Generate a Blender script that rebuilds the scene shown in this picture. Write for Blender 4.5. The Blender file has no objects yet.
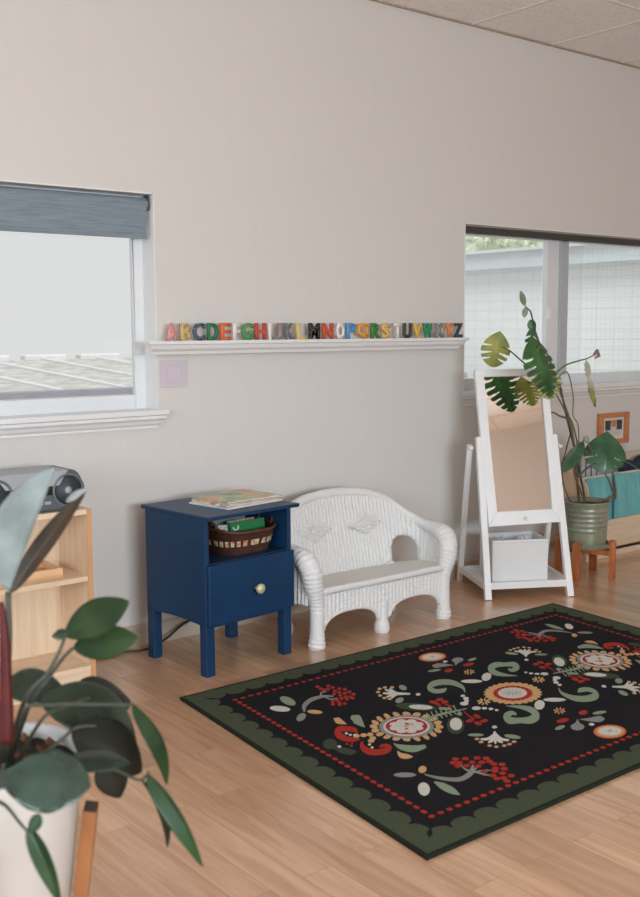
import bpy, bmesh, math, random
from math import sin, cos, pi, radians, sqrt, tan, atan2
from mathutils import Vector as V, Matrix, noise
random.seed(7)
sc = bpy.context.scene
COL = sc.collection

# ------------------------------------------------------------------ camera model (used to turn photo points into world points)
F_PX, PITCH, YAW, ROLL, CAM = 1053.36, 0.111708, 0.895187, -0.0050928, V((0, 0, 1.4))
_fw = V((cos(YAW)*cos(PITCH), sin(YAW)*cos(PITCH), -sin(PITCH)))
_r = V((sin(YAW), -cos(YAW), 0)); _u = _r.cross(_fw)
RT = _r*cos(ROLL) + _u*sin(ROLL); UP = -_r*sin(ROLL) + _u*cos(ROLL)

def ray(x, y):
    return _fw*F_PX + RT*(x-320) + UP*(448.5-y)
def at(x, y, ax, v):
    d = ray(x, y); return CAM + d*((v-CAM[ax])/d[ax])
def dep(x, y, d):
    return CAM + ray(x, y)*(d/F_PX)

# ------------------------------------------------------------------ materials
MATS = {}
def nodes(name):
    m = bpy.data.materials.new(name); m.use_nodes = True
    nt = m.node_tree; b = nt.nodes['Principled BSDF']
    return m, nt, b
def lin(c):
    return tuple(((v/255)/12.92 if v/255 <= .04045 else ((v/255+.055)/1.055)**2.4) for v in c) + (1,)
def mat(name, rgb, rough=.6, metal=0, var=.08, scale=8, bump=0, bscale=60, stretch=(1,1,1), spec=.5, sheen=0, coat=0):
    """rgb is the sRGB surface colour; slight noise variation and optional bump"""
    if name in MATS: return MATS[name]
    m, nt, b = nodes(name); N = nt.nodes; Lk = nt.links
    c = lin(rgb)
    tc = N.new('ShaderNodeTexCoord'); mp = N.new('ShaderNodeMapping'); mp.inputs['Scale'].default_value = stretch
    Lk.new(tc.outputs['Object'], mp.inputs['Vector'])
    nz = N.new('ShaderNodeTexNoise'); nz.inputs['Scale'].default_value = scale; nz.inputs['Detail'].default_value = 4
    Lk.new(mp.outputs[0], nz.inputs['Vector'])
    rp = N.new('ShaderNodeValToRGB')
    rp.color_ramp.elements[0].position = .3; rp.color_ramp.elements[1].position = .7
    rp.color_ramp.elements[0].color = tuple(max(0, v*(1-var)) for v in c[:3])+(1,)
    rp.color_ramp.elements[1].color = tuple(min(1, v*(1+var)) for v in c[:3])+(1,)
    Lk.new(nz.outputs['Fac'], rp.inputs[0]); Lk.new(rp.outputs[0], b.inputs['Base Color'])
    b.inputs['Roughness'].default_value = rough; b.inputs['Metallic'].default_value = metal
    b.inputs['Specular IOR Level'].default_value = spec
    if coat: b.inputs['Coat Weight'].default_value = coat
    if sheen: b.inputs['Sheen Weight'].default_value = sheen
    if bump:
        n2 = N.new('ShaderNodeTexNoise'); n2.inputs['Scale'].default_value = bscale; n2.inputs['Detail'].default_value = 3
        Lk.new(mp.outputs[0], n2.inputs['Vector'])
        bp = N.new('ShaderNodeBump'); bp.inputs['Strength'].default_value = bump; bp.inputs['Distance'].default_value = .004
        Lk.new(n2.outputs['Fac'], bp.inputs['Height']); Lk.new(bp.outputs[0], b.inputs['Normal'])
    MATS[name] = m
    return m
def wood(name, c1, c2, rough=.45, scale=14, axis='z', grain=10):
    if name in MATS: return MATS[name]
    m, nt, b = nodes(name); N = nt.nodes; Lk = nt.links
    tc = N.new('ShaderNodeTexCoord'); mp = N.new('ShaderNodeMapping')
    s = [grain, grain, grain]; s['xyz'.index(axis)] = .8
    mp.inputs['Scale'].default_value = s
    Lk.new(tc.outputs['Object'], mp.inputs['Vector'])
    nz = N.new('ShaderNodeTexNoise'); nz.inputs['Scale'].default_value = scale/4; nz.inputs['Detail'].default_value = 6; nz.inputs['Distortion'].default_value = .6
    Lk.new(mp.outputs[0], nz.inputs['Vector'])
    rp = N.new('ShaderNodeValToRGB'); rp.color_ramp.elements[0].position = .3; rp.color_ramp.elements[1].position = .72
    rp.color_ramp.elements[0].color = lin(c1); rp.color_ramp.elements[1].color = lin(c2)
    Lk.new(nz.outputs['Fac'], rp.inputs[0]); Lk.new(rp.outputs[0], b.inputs['Base Color'])
    b.inputs['Roughness'].default_value = rough
    MATS[name] = m
    return m
def dots(name, base, dot, scale=90, size=.35, rough=.5):
    if name in MATS: return MATS[name]
    m, nt, b = nodes(name); N = nt.nodes; Lk = nt.links
    tc = N.new('ShaderNodeTexCoord')
    vo = N.new('ShaderNodeTexVoronoi'); vo.inputs['Scale'].default_value = scale; vo.inputs['Randomness'].default_value = .35
    Lk.new(tc.outputs['Object'], vo.inputs['Vector'])
    rp = N.new('ShaderNodeValToRGB'); rp.color_ramp.interpolation = 'CONSTANT'
    rp.color_ramp.elements[0].color = lin(dot); rp.color_ramp.elements[1].position = size; rp.color_ramp.elements[1].color = lin(base)
    Lk.new(vo.outputs['Distance'], rp.inputs[0]); Lk.new(rp.outputs[0], b.inputs['Base Color'])
    b.inputs['Roughness'].default_value = rough
    MATS[name] = m
    return m

# ------------------------------------------------------------------ mesh builder
WM = {}
class B:
    def __init__(self): self.bm = bmesh.new(); self.mi = 0
    def m(self, i): self.mi = i; return self
    def face(self, vs):
        try:
            f = self.bm.faces.new(vs); f.material_index = self.mi; return f
        except ValueError: return None
    def poly(self, pts):
        return self.face([self.bm.verts.new(p) for p in pts])
    def hexa(self, p):        # eight corners: bottom ring 0-3, top ring 4-7
        v = [self.bm.verts.new(q) for q in p]
        for q in ((3,2,1,0),(4,5,6,7),(0,1,5,4),(1,2,6,5),(2,3,7,6),(3,0,4,7)): self.face([v[i] for i in q])
        return self
    def box(self, x0, x1, y0, y1, z0, z1):
        return self.hexa([(x0,y0,z0),(x1,y0,z0),(x1,y1,z0),(x0,y1,z0),(x0,y0,z1),(x1,y0,z1),(x1,y1,z1),(x0,y1,z1)])
    def bar(self, a, b, w, d, side):   # rectangular bar from a to b; w along side, d across
        a, b = V(a), V(b); ax = (b-a).normalized(); s = V(side); s = (s-ax*s.dot(ax)).normalized(); t = ax.cross(s)
        q = []
        for c in (a, b):
            for i, j in ((-1,-1),(1,-1),(1,1),(-1,1)): q.append(c+s*i*w/2+t*j*d/2)
        return self.hexa(q)
    def prism(self, pts, ext):         # planar polygon swept by ext
        e = V(ext); a = [self.bm.verts.new(p) for p in pts]; c = [self.bm.verts.new(V(p)+e) for p in pts]
        self.face(a[::-1]); self.face(c)
        n = len(a)
        for i in range(n): self.face([a[i], a[(i+1)%n], c[(i+1)%n], c[i]])
        return self
    def tube(self, pts, rad, n=10, cap=True):
        pts = [V(p) for p in pts]; rr = rad if isinstance(rad, (list, tuple)) else [rad]*len(pts)
        rings = []; prev = None
        for i, p in enumerate(pts):
            d = (pts[min(i+1, len(pts)-1)]-pts[max(i-1, 0)]).normalized()
            if prev is None: s = d.orthogonal().normalized()
            else:
                s = prev-d*prev.dot(d); s = s.normalized() if s.length > 1e-6 else d.orthogonal().normalized()
            prev = s; t = d.cross(s)
            rings.append([self.bm.verts.new(p+(s*cos(2*pi*k/n)+t*sin(2*pi*k/n))*rr[i]) for k in range(n)])
        for i in range(len(rings)-1):
            for k in range(n): self.face([rings[i][k], rings[i][(k+1)%n], rings[i+1][(k+1)%n], rings[i+1][k]])
        if cap: self.face(rings[0][::-1]); self.face(rings[-1])
        return self
    def lathe(self, prof, c=(0,0,0), n=32, ax='z'):
        c = V(c); rings = []
        for r, h in prof:
            ring = []
            for k in range(n):
                a = 2*pi*k/n
                p = V((r*cos(a), r*sin(a), h)) if ax == 'z' else (V((r*cos(a), h, r*sin(a))) if ax == 'y' else V((h, r*cos(a), r*sin(a))))
                ring.append(self.bm.verts.new(c+p))
            rings.append(ring)
        for i in range(len(rings)-1):
            for k in range(n): self.face([rings[i][k], rings[i][(k+1)%n], rings[i+1][(k+1)%n], rings[i+1][k]])
        if prof[0][0] > 1e-5: self.face(rings[0][::-1])
        if prof[-1][0] > 1e-5: self.face(rings[-1])
        return self
    def build(self, name, mats, parent=None, smooth=False, bevel=0, local=False, solid=0, sub=0, seg=2):
        bm = self.bm
        bmesh.ops.remove_doubles(bm, verts=bm.verts, dist=1e-6)
        if parent is not None and not local: bm.transform(WM[parent].inverted())
        if not getattr(self, 'keep', False): bmesh.ops.recalc_face_normals(bm, faces=bm.faces)
        me = bpy.data.meshes.new(name); bm.to_mesh(me); bm.free()
        for mt in (mats if isinstance(mats, (list, tuple)) else [mats]): me.materials.append(mt)
        if smooth:
            for p in me.polygons: p.use_smooth = True
        o = bpy.data.objects.new(name, me); COL.objects.link(o)
        if parent is not None: o.parent = parent; WM[o] = WM[parent]
        else: WM[o] = Matrix.Identity(4)
        if solid:
            q = o.modifiers.new('thickness', 'SOLIDIFY'); q.thickness = solid; q.offset = 0
        if bevel:
            q = o.modifiers.new('edges', 'BEVEL'); q.width = bevel; q.segments = seg; q.limit_method = 'ANGLE'; q.angle_limit = radians(40)
        if sub:
            q = o.modifiers.new('smooth', 'SUBSURF'); q.levels = sub; q.render_levels = sub
        return o
def tag(o, label=None, cat=None, group=None, kind=None):
    for k, v in (('label', label), ('category', cat), ('group', group), ('kind', kind)):
        if v: o[k] = v
    return o
def thing(name, label, cat, loc=(0,0,0), rz=0, group=None):
    o = bpy.data.objects.new(name, None); COL.objects.link(o); o.empty_display_size = .1
    o.location = loc; o.rotation_euler = (0, 0, rz)
    WM[o] = Matrix.Translation(V(loc)) @ Matrix.Rotation(rz, 4, 'Z')
    return tag(o, label, cat, group)
def spline(pts, n=8):                  # Catmull-Rom through points of any dimension
    pts = [tuple(p) for p in pts]; out = []
    P = [pts[0]]+pts+[pts[-1]]
    for i in range(1, len(P)-2):
        for k in range(n):
            t = k/n; a, b, c, d = P[i-1], P[i], P[i+1], P[i+2]
            out.append(tuple(.5*((2*b[j])+(-a[j]+c[j])*t+(2*a[j]-5*b[j]+4*c[j]-d[j])*t*t+(-a[j]+3*b[j]-3*c[j]+d[j])*t**3) for j in range(len(b))))
    out.append(pts[-1]); return out
WORLD_S, P_LEFT, P_FRONT, SUN_S, EXPO = .82, 160, 390, 4.2, 0.0
# ================================================================== the room
WY, CZ = 4.09, 3.033
X0, X1, Y0 = -3.0, 7.4, -3.2
WT = .22

def wall_mat(name, rgb):
    m, nt, b = nodes(name); N = nt.nodes; Lk = nt.links
    tc = N.new('ShaderNodeTexCoord'); mp = N.new('ShaderNodeMapping'); mp.inputs['Scale'].default_value = (60, 60, 3)
    nz = N.new('ShaderNodeTexNoise'); nz.inputs['Scale'].default_value = 1.2; nz.inputs['Detail'].default_value = 3
    Lk.new(tc.outputs['Object'], mp.inputs[0]); Lk.new(mp.outputs[0], nz.inputs['Vector'])
    mx = N.new('ShaderNodeMix'); mx.data_type = 'RGBA'
    c = lin(rgb); mx.inputs['A'].default_value = tuple(v*.975 for v in c[:3])+(1,); mx.inputs['B'].default_value = tuple(min(1, v*1.02) for v in c[:3])+(1,)
    Lk.new(nz.outputs['Fac'], mx.inputs['Factor']); Lk.new(mx.outputs['Result'], b.inputs['Base Color'])
    bp = N.new('ShaderNodeBump'); bp.inputs['Strength'].default_value = .12; bp.inputs['Distance'].default_value = .003
    Lk.new(nz.outputs['Fac'], bp.inputs['Height']); Lk.new(bp.outputs[0], b.inputs['Normal'])
    b.inputs['Roughness'].default_value = .75; b.inputs['Specular IOR Level'].default_value = .25
    return m
M_wall = wall_mat('warm_white_wallcovering', (214, 211, 208))
M_wall_far = wall_mat('beige_wallcovering', (222, 216, 211))
M_white = mat('white_paint', (228, 229, 230), .4, var=.015)
M_vinyl = mat('white_vinyl_frame', (222, 225, 228), .35, var=.01)
M_base = mat('beige_vinyl_baseboard', (186, 172, 156), .5, var=.03)

# floor: oak laminate, planks running towards the back wall
def floor_mat():
    m, nt, b = nodes('oak_laminate_planks'); N = nt.nodes; Lk = nt.links
    tc = N.new('ShaderNodeTexCoord'); mp = N.new('ShaderNodeMapping'); mp.inputs['Rotation'].default_value = (0, 0, radians(90))
    Lk.new(tc.outputs['Object'], mp.inputs[0])
    br = N.new('ShaderNodeTexBrick'); br.offset = .37; br.offset_frequency = 2
    br.inputs['Scale'].default_value = 1; br.inputs['Brick Width'].default_value = .86; br.inputs['Row Height'].default_value = .098
    br.inputs['Mortar Size'].default_value = .0011; br.inputs['Mortar Smooth'].default_value = .3; br.inputs['Bias'].default_value = 0
    br.inputs['Color1'].default_value = (0, 0, 0, 1); br.inputs['Color2'].default_value = (1, 1, 1, 1); br.inputs['Mortar'].default_value = (.5, .5, .5, 1)
    Lk.new(mp.outputs[0], br.inputs['Vector'])
    mp2 = N.new('ShaderNodeMapping'); mp2.inputs['Scale'].default_value = (16, 1.1, 1)
    Lk.new(tc.outputs['Object'], mp2.inputs[0])
    off = N.new('ShaderNodeVectorMath'); off.operation = 'MULTIPLY_ADD'; off.inputs[1].default_value = (7, 7, 7)
    Lk.new(br.outputs['Color'], off.inputs[0]); Lk.new(mp2.outputs[0], off.inputs[2])
    g = N.new('ShaderNodeTexNoise'); g.inputs['Scale'].default_value = 1.6; g.inputs['Detail'].default_value = 7; g.inputs['Distortion'].default_value = 1.1; g.inputs['Roughness'].default_value = .6
    Lk.new(off.outputs[0], g.inputs['Vector'])
    rp = N.new('ShaderNodeValToRGB'); e = rp.color_ramp.elements
    e[0].position = .28; e[0].color = lin((190, 144, 108)); e[1].position = .75; e[1].color = lin((228, 189, 156))
    Lk.new(g.outputs['Fac'], rp.inputs[0])
    mx = N.new('ShaderNodeMix'); mx.data_type = 'RGBA'; mx.blend_type = 'MULTIPLY'; mx.inputs['Factor'].default_value = 1
    tr = N.new('ShaderNodeValToRGB'); tr.color_ramp.elements[0].color = (.74, .70, .66, 1); tr.color_ramp.elements[1].color = (1, 1, 1, 1)
    Lk.new(br.outputs['Color'], tr.inputs[0])
    Lk.new(rp.outputs[0], mx.inputs['A']); Lk.new(tr.outputs[0], mx.inputs['B'])
    m2 = N.new('ShaderNodeMix'); m2.data_type = 'RGBA'; m2.inputs['B'].default_value = lin((140, 100, 70))
    mf = N.new('ShaderNodeMath'); mf.operation = 'MULTIPLY'; mf.inputs[1].default_value = .6
    Lk.new(br.outputs['Fac'], mf.inputs[0]); Lk.new(mf.outputs[0], m2.inputs['Factor']); Lk.new(mx.outputs['Result'], m2.inputs['A'])
    Lk.new(m2.outputs['Result'], b.inputs['Base Color'])
    b.inputs['Roughness'].default_value = .3; b.inputs['Specular IOR Level'].default_value = .6; b.inputs['Coat Weight'].default_value = .6; b.inputs['Coat Roughness'].default_value = .16
    return m
f = B().box(X0, X1, Y0, WY, -.08, 0).build('floor', floor_mat()); tag(f, kind='structure')

# ceiling: suspended mineral tiles
def ceil_mat():
    m, nt, b = nodes('mineral_ceiling_tiles'); N = nt.nodes; Lk = nt.links
    tc = N.new('ShaderNodeTexCoord'); nz = N.new('ShaderNodeTexNoise'); nz.inputs['Scale'].default_value = 70; nz.inputs['Detail'].default_value = 4
    Lk.new(tc.outputs['Object'], nz.inputs['Vector'])
    rp = N.new('ShaderNodeValToRGB'); rp.color_ramp.elements[0].position = .3; rp.color_ramp.elements[1].position = .5
    rp.color_ramp.elements[0].color = lin((224, 220, 216)); rp.color_ramp.elements[1].color = lin((244, 242, 240))
    Lk.new(nz.outputs['Fac'], rp.inputs[0]); Lk.new(rp.outputs[0], b.inputs['Base Color'])
    bp = N.new('ShaderNodeBump'); bp.inputs['Strength'].default_value = .5; bp.inputs['Distance'].default_value = .004
    Lk.new(nz.outputs['Fac'], bp.inputs['Height']); Lk.new(bp.outputs[0], b.inputs['Normal']); b.inputs['Roughness'].default_value = .9
    return m
M_ceil = ceil_mat(); M_grid = mat('ceiling_grid_metal', (226, 218, 210), .6, var=.03)
c = B().box(X0-.2, X1+.2, Y0-.2, WY+.2, CZ, CZ+.12).build('ceiling', M_ceil); tag(c, kind='structure')
g = B()
xg = 4.33
while xg > X0: xg -= .668
xg += .668
while xg < X1: g.box(xg-.011, xg+.011, Y0, WY, CZ-.004, CZ); xg += .668
yg = 3.37
while yg > Y0: g.box(X0, X1, yg-.011, yg+.011, CZ-.0035, CZ); yg -= .668
tag(g.build('trim_1', M_grid), kind='structure')
tag(B().box(X0, X1, WY-.022, WY, CZ-.006, CZ).build('trim_2', mat('wall_angle_metal', (176, 160, 146), .6, var=.03)), kind='structure')

# back wall with the two window openings
A0, A1, AZ0, AZ1 = .9, 2.36, 1.03, 1.996       # left opening
R0, R1, RZ0, RZ1 = 4.304, 6.75, 1.03, 1.985    # right opening
w = B()
w.box(X0-.2, A0, WY, WY+WT, -.1, CZ); w.box(A0, A1, WY, WY+WT, -.1, AZ0); w.box(A0, A1, WY, WY+WT, AZ1, CZ)
w.box(A1, R0, WY, WY+WT, -.1, CZ); w.box(R0, R1, WY, WY+WT, -.1, RZ0); w.box(R0, R1, WY, WY+WT, RZ1, CZ); w.box(R1, X1+.2, WY, WY+WT, -.1, CZ)
tag(w.build('wall_back', M_wall), kind='structure')
# left wall with one large opening, front wall with another, both added for light, plain right wall
LW = (-2.2, 2.6, .8, 2.4)
w = B()
w.box(X0-.2, X0, Y0, LW[0], -.1, CZ); w.box(X0-.2, X0, LW[1], WY, -.1, CZ); w.box(X0-.2, X0, LW[0], LW[1], -.1, LW[2]); w.box(X0-.2, X0, LW[0], LW[1], LW[3], CZ)
tag(w.build('wall_left', M_wall), kind='structure')
FW = (-.8, 2.7, .8, 2.3)
w = B()
w.box(X0-.2, FW[0], Y0-.2, Y0, -.1, CZ); w.box(FW[1], X1+.2, Y0-.2, Y0, -.1, CZ); w.box(FW[0], FW[1], Y0-.2, Y0, -.1, FW[2]); w.box(FW[0], FW[1], Y0-.2, Y0, FW[3], CZ)
tag(w.build('wall_front', M_wall_far), kind='structure')
tag(B().box(X1, X1+.2, Y0, WY, -.1, CZ).build('wall_right', M_wall_far), kind='structure')
bb = B(); bb.prism([(X0, WY, 0), (X0, WY-.012, 0), (X0, WY-.012, .085), (X0, WY-.004, .1), (X0, WY, .1)], (X1-X0, 0, 0))
tag(bb.build('baseboard_back', M_base), kind='structure')

# window panes
def glass_mat():
    m, nt, b = nodes('clear_window_glass'); N = nt.nodes; Lk = nt.links
    N.remove(b); o = N['Material Output']
    t = N.new('ShaderNodeBsdfTransparent'); t.inputs[0].default_value = (.97, .98, .98, 1)
    gl = N.new('ShaderNodeBsdfGlossy'); gl.inputs['Roughness'].default_value = .02
    mx = N.new('ShaderNodeMixShader'); mx.inputs[0].default_value = .04
    Lk.new(t.outputs[0], mx.inputs[1]); Lk.new(gl.outputs[0], mx.inputs[2]); Lk.new(mx.outputs[0], o.inputs[0])
    return m
M_glass = glass_mat()
def wired_mat():                      # hazy glass with a fine square wire mesh set in it
    m, nt, b = nodes('wired_window_glass'); N = nt.nodes; Lk = nt.links
    N.remove(b); o = N['Material Output']
    tc = N.new('ShaderNodeTexCoord'); sep = N.new('ShaderNodeSeparateXYZ'); Lk.new(tc.outputs['Object'], sep.inputs[0])
    outs = []
    for ax in ('X', 'Z'):
        a = N.new('ShaderNodeMath'); a.operation = 'MODULO'; a.inputs[1].default_value = .05
        Lk.new(sep.outputs[ax], a.inputs[0])
        l = N.new('ShaderNodeMath'); l.operation = 'LESS_THAN'; l.inputs[1].default_value = .004; Lk.new(a.outputs[0], l.inputs[0]); outs.append(l)
    mxm = N.new('ShaderNodeMath'); mxm.operation = 'MAXIMUM'; Lk.new(outs[0].outputs[0], mxm.inputs[0]); Lk.new(outs[1].outputs[0], mxm.inputs[1])
    t = N.new('ShaderNodeBsdfTransparent'); t.inputs[0].default_value = (.97, .985, .985, 1)
    d = N.new('ShaderNodeBsdfPrincipled'); d.inputs['Base Color'].default_value = lin((200, 206, 208)); d.inputs['Roughness'].default_value = .5
    s = N.new('ShaderNodeMath'); s.operation = 'MULTIPLY_ADD'; s.inputs[1].default_value = .07; s.inputs[2].default_value = .03; Lk.new(mxm.outputs[0], s.inputs[0])
    mx = N.new('ShaderNodeMixShader'); Lk.new(s.outputs[0], mx.inputs[0]); Lk.new(t.outputs[0], mx.inputs[1]); Lk.new(d.outputs[0], mx.inputs[2]); Lk.new(mx.outputs[0], o.inputs[0])
    return m
M_wired = wired_mat()

def stool(b, xa, xb):                 # window board with a moulded apron, mitred returns at both ends
    prof = [(0, 1.056), (-.052, 1.056), (-.052, 1.036), (-.043, 1.030), (-.043, 1.018), (-.030, 1.008), (-.024, .995), (-.014, .985), (-.014, .976), (0, .976)]
    L0 = [V((xa+.052+y*1.0, WY+y, z)) for y, z in prof]; L1 = [V((xb-.052-y*1.0, WY+y, z)) for y, z in prof]
    va = [b.bm.verts.new(p) for p in L0]; vb = [b.bm.verts.new(p) for p in L1]
    for i in range(len(va)): j = (i+1) % len(va); b.face([va[i], va[j], vb[j], vb[i]])
    b.face(va[::-1]); b.face(vb)
    return b
FY = 4.19                              # face of the vinyl frames
def window_shell(name, xa, xb, za, zb):
    o = bpy.data.objects.new(name, None); COL.objects.link(o); o.location = ((xa+xb)/2, WY, za); WM[o] = Matrix.Translation(o.location)
    return tag(o, kind='structure')
w1 = window_shell('window_1', A0, A1, AZ0, AZ1)
fr = B()
fx = at(133.5, 300, 1, FY).x
fr.box(fx, A1, FY, FY+.03, 1.05, AZ1); fr.box(A0, A0+.1, FY, FY+.08, 1.05, AZ1); fr.box(A0+.1, fx, FY, FY+.08, AZ1-.07, AZ1); fr.box(A0+.1, fx, FY, FY+.08, 1.05, 1.118)
fr.build('window_frame', M_vinyl, w1, bevel=.004)
b = B(); b.box(A1-.006, A1, WY-.001, FY, 1.05, AZ1); b.box(A0, A0+.006, WY-.001, FY, 1.05, AZ1); b.box(A0, A1, WY-.001, FY, AZ1-.006, AZ1)
b.build('window_jamb', M_white, w1)
B().box(A0+.1, fx, FY+.006, FY+.012, 1.118, AZ1-.07).build('pane', M_glass, w1)
b = stool(B(), A0-.05, at(167, 409, 1, WY-.052).x+.012); b.box(A0, A1, WY, FY, 1.03, 1.056); b.build('window_sill', M_white, w1)
w2 = window_shell('window_2', R0, R1, RZ0, RZ1)
xm = [at(x, 300, 1, FY).x for x in (548.5, 556, 561, 567)]
fr = B()
fr.box(R0, R0+.09, FY, FY+.08, 1.05, RZ1); fr.box(R1-.09, R1, FY, FY+.08, 1.05, RZ1); fr.box(R0+.09, R1-.09, FY, FY+.08, RZ1-.05, RZ1); fr.box(R0+.09, R1-.09, FY, FY+.08, 1.05, 1.118)
fr.build('window_frame', M_vinyl, w2, bevel=.004)
B().box(xm[0], xm[2], FY+.012, FY+.05, 1.118, RZ1-.05).build('sliding_stile', M_vinyl, w2, bevel=.003)
B().box(xm[2]-.012, xm[3], FY-.008, FY+.03, 1.118, RZ1-.05).build('meeting_stile', mat('shaded_vinyl', (178, 184, 188), .4, var=.02), w2, bevel=.003)  # grey is the shade on this stile, put into its colour
b = B(); b.box(R1-.006, R1, WY-.001, FY, 1.05, RZ1); b.box(R0, R0+.006, WY-.001, FY, 1.05, RZ1); b.box(R0, R1, WY-.001, FY, RZ1-.006, RZ1)
b.build('window_jamb', M_white, w2)
B().box(R0+.09, xm[0], FY+.055, FY+.061, 1.118, RZ1-.05).build('pane', M_wired, w2)
B().box(xm[3], R1-.09, FY+.035, FY+.041, 1.118, RZ1-.05).build('pane', M_wired, w2)
b = stool(B(), R0-.055, R1+.05); b.box(R0, R1, WY, FY, 1.03, 1.056); b.build('window_sill', M_white, w2)
# small latch on the sliding stile
B().box(xm[0]-.004, xm[0]+.02, FY-.012, FY+.013, 1.46, 1.53).build('latch', M_white, w2, bevel=.003)
# unseen windows, added to let light in, keep simple frames
def plain_window(name, lo, hi, axis, pos):
    o = bpy.data.objects.new(name, None); COL.objects.link(o); WM[o] = Matrix.Identity(4); tag(o, kind='structure')
    b = B(); za, zb = (LW if axis == 'x' else FW)[2:]
    def bx(a0, a1, z0, z1):
        if axis == 'x': b.box(pos-.05, pos, a0, a1, z0, z1)
        else: b.box(a0, a1, pos-.05, pos, z0, z1)
    bx(lo, hi, za, za+.06); bx(lo, hi, zb-.06, zb)
    n = 3 if hi-lo < 5 else 5
    for i in range(n+1):
        a = lo+(hi-lo-.06)*i/n; bx(a, a+.06, za+.06, zb-.06)
    b.build('window_frame', M_vinyl, o)
plain_window('added_window_left', LW[0], LW[1], 'x', X0-.05)
plain_window('added_window_front', FW[0], FW[1], 'y', Y0-.05)

# ------------------------------------------------------------------ roller blinds
def blind_mat(name, c1, c2):
    m, nt, b = nodes(name); N = nt.nodes; Lk = nt.links
    tc = N.new('ShaderNodeTexCoord'); mp = N.new('ShaderNodeMapping'); mp.inputs['Scale'].default_value = (6, 6, 160)
    nz = N.new('ShaderNodeTexNoise'); nz.inputs['Scale'].default_value = 1.5; nz.inputs['Detail'].default_value = 3
    Lk.new(tc.outputs['Object'], mp.inputs[0]); Lk.new(mp.outputs[0], nz.inputs['Vector'])
    rp = N.new('ShaderNodeValToRGB'); rp.color_ramp.elements[0].position = .3; rp.color_ramp.elements[1].position = .75
    rp.color_ramp.elements[0].color = lin(c1); rp.color_ramp.elements[1].color = lin(c2)
    Lk.new(nz.outputs['Fac'], rp.inputs[0]); Lk.new(rp.outputs[0], b.inputs['Base Color']); b.inputs['Roughness'].default_value = .8
    return m
M_blind = blind_mat('slate_blue_blind_fabric', (112, 126, 138), (138, 152, 162))
M_blindk = mat('dark_blind_fabric', (62, 60, 56), .7, var=.05)
t = thing('roller_blind', 'slate blue roller blind rolled partly down in the left window', 'blind', (1.6, 4.135, 1.94))
zt = 1.948
B().tube([(A0+.02, 4.135, zt), (2.338, 4.135, zt)], .03, 20).build('roller_tube', M_blind, t, smooth=False)
fab = B(); zf = at(100, 235, 1, 4.105).z
fxr = at(146, 225, 1, 4.105).x
fab.box(A0+.03, fxr, 4.103, 4.1055, zf, zt); fab.build('blind_fabric', M_blind, t)
B().box(A0+.03, fxr+.002, 4.099, 4.109, zf-.006, zf+.014).build('bottom_bar', M_blind, t, bevel=.003)
b = B(); b.tube([(2.338, 4.135, zt), (2.353, 4.135, zt)], .026, 20); b.box(2.346, 2.353, 4.112, 4.158, zt-.025, zt+.045)
b.build('end_bracket', mat('dark_slate_plastic', (74, 84, 92), .5), t, bevel=.003)
t = thing('roller_blind', 'charcoal brown blind rolled right up along the top of the right window', 'blind', (5.5, 4.12, 1.95))
B().box(R0+.008, R1-.01, 4.093, 4.16, 1.934, 1.968).build('headrail', M_blindk, t, bevel=.006)
B().box(R0+.008, R1-.01, 4.096, 4.150, 1.968, 1.979).build('valance_strip', mat('taupe_strip', (150, 140, 130), .5, var=.02), t)

# ------------------------------------------------------------------ outside
M_roofp = mat('pale_lichen_slate', (166, 164, 160), .9, var=.32, scale=7, stretch=(1, 2, 2))
M_batten = mat('pale_ridge_tile', (192, 193, 194), .8, var=.05)
rf = thing('neighbour_roof', 'pale mossy low roof with light ridge caps seen through the left window', 'roof', (3.0, 9.0, .9))
RYf, RYb = 7.6, 9.4
zb_, zf_ = at(60, 359, 1, RYb).z, at(60, 392, 1, RYf).z
b = B(); b.hexa([(-2, RYf, zf_-.1), (8, RYf, zf_-.1), (8, RYb, zb_-.1), (-2, RYb, zb_-.1), (-2, RYf, zf_), (8, RYf, zf_), (8, RYb, zb_), (-2, RYb, zb_)])
b.build('roof_slope', M_roofp, rf)
b = B(); b.box(-2, 8, RYf-.06, RYf, zf_-.10, zf_+.02); b.build('gutter', mat('lilac_grey_gutter', (136, 134, 142), .7), rf, bevel=.01)
for i in range(12):
    x = -1.6+i*.56
    B().box(x, x+.42, RYb-.05, RYb+.08, zb_-.02, zb_+.045).build('ridge_cap', M_batten, rf, bevel=.015)
for i in range(13):
    x = -2+i*.56
    B().bar((x, RYb, zb_+.01), (x+.5, RYf, zf_+.01), .05, .02, (1, 0, 0)).build('valley_strip', M_batten, rf)
b = B(); b.box(-2, 8, RYf, RYb+.1, -.5, zf_-.1); b.build('house_wall', M_batten, rf)

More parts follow.
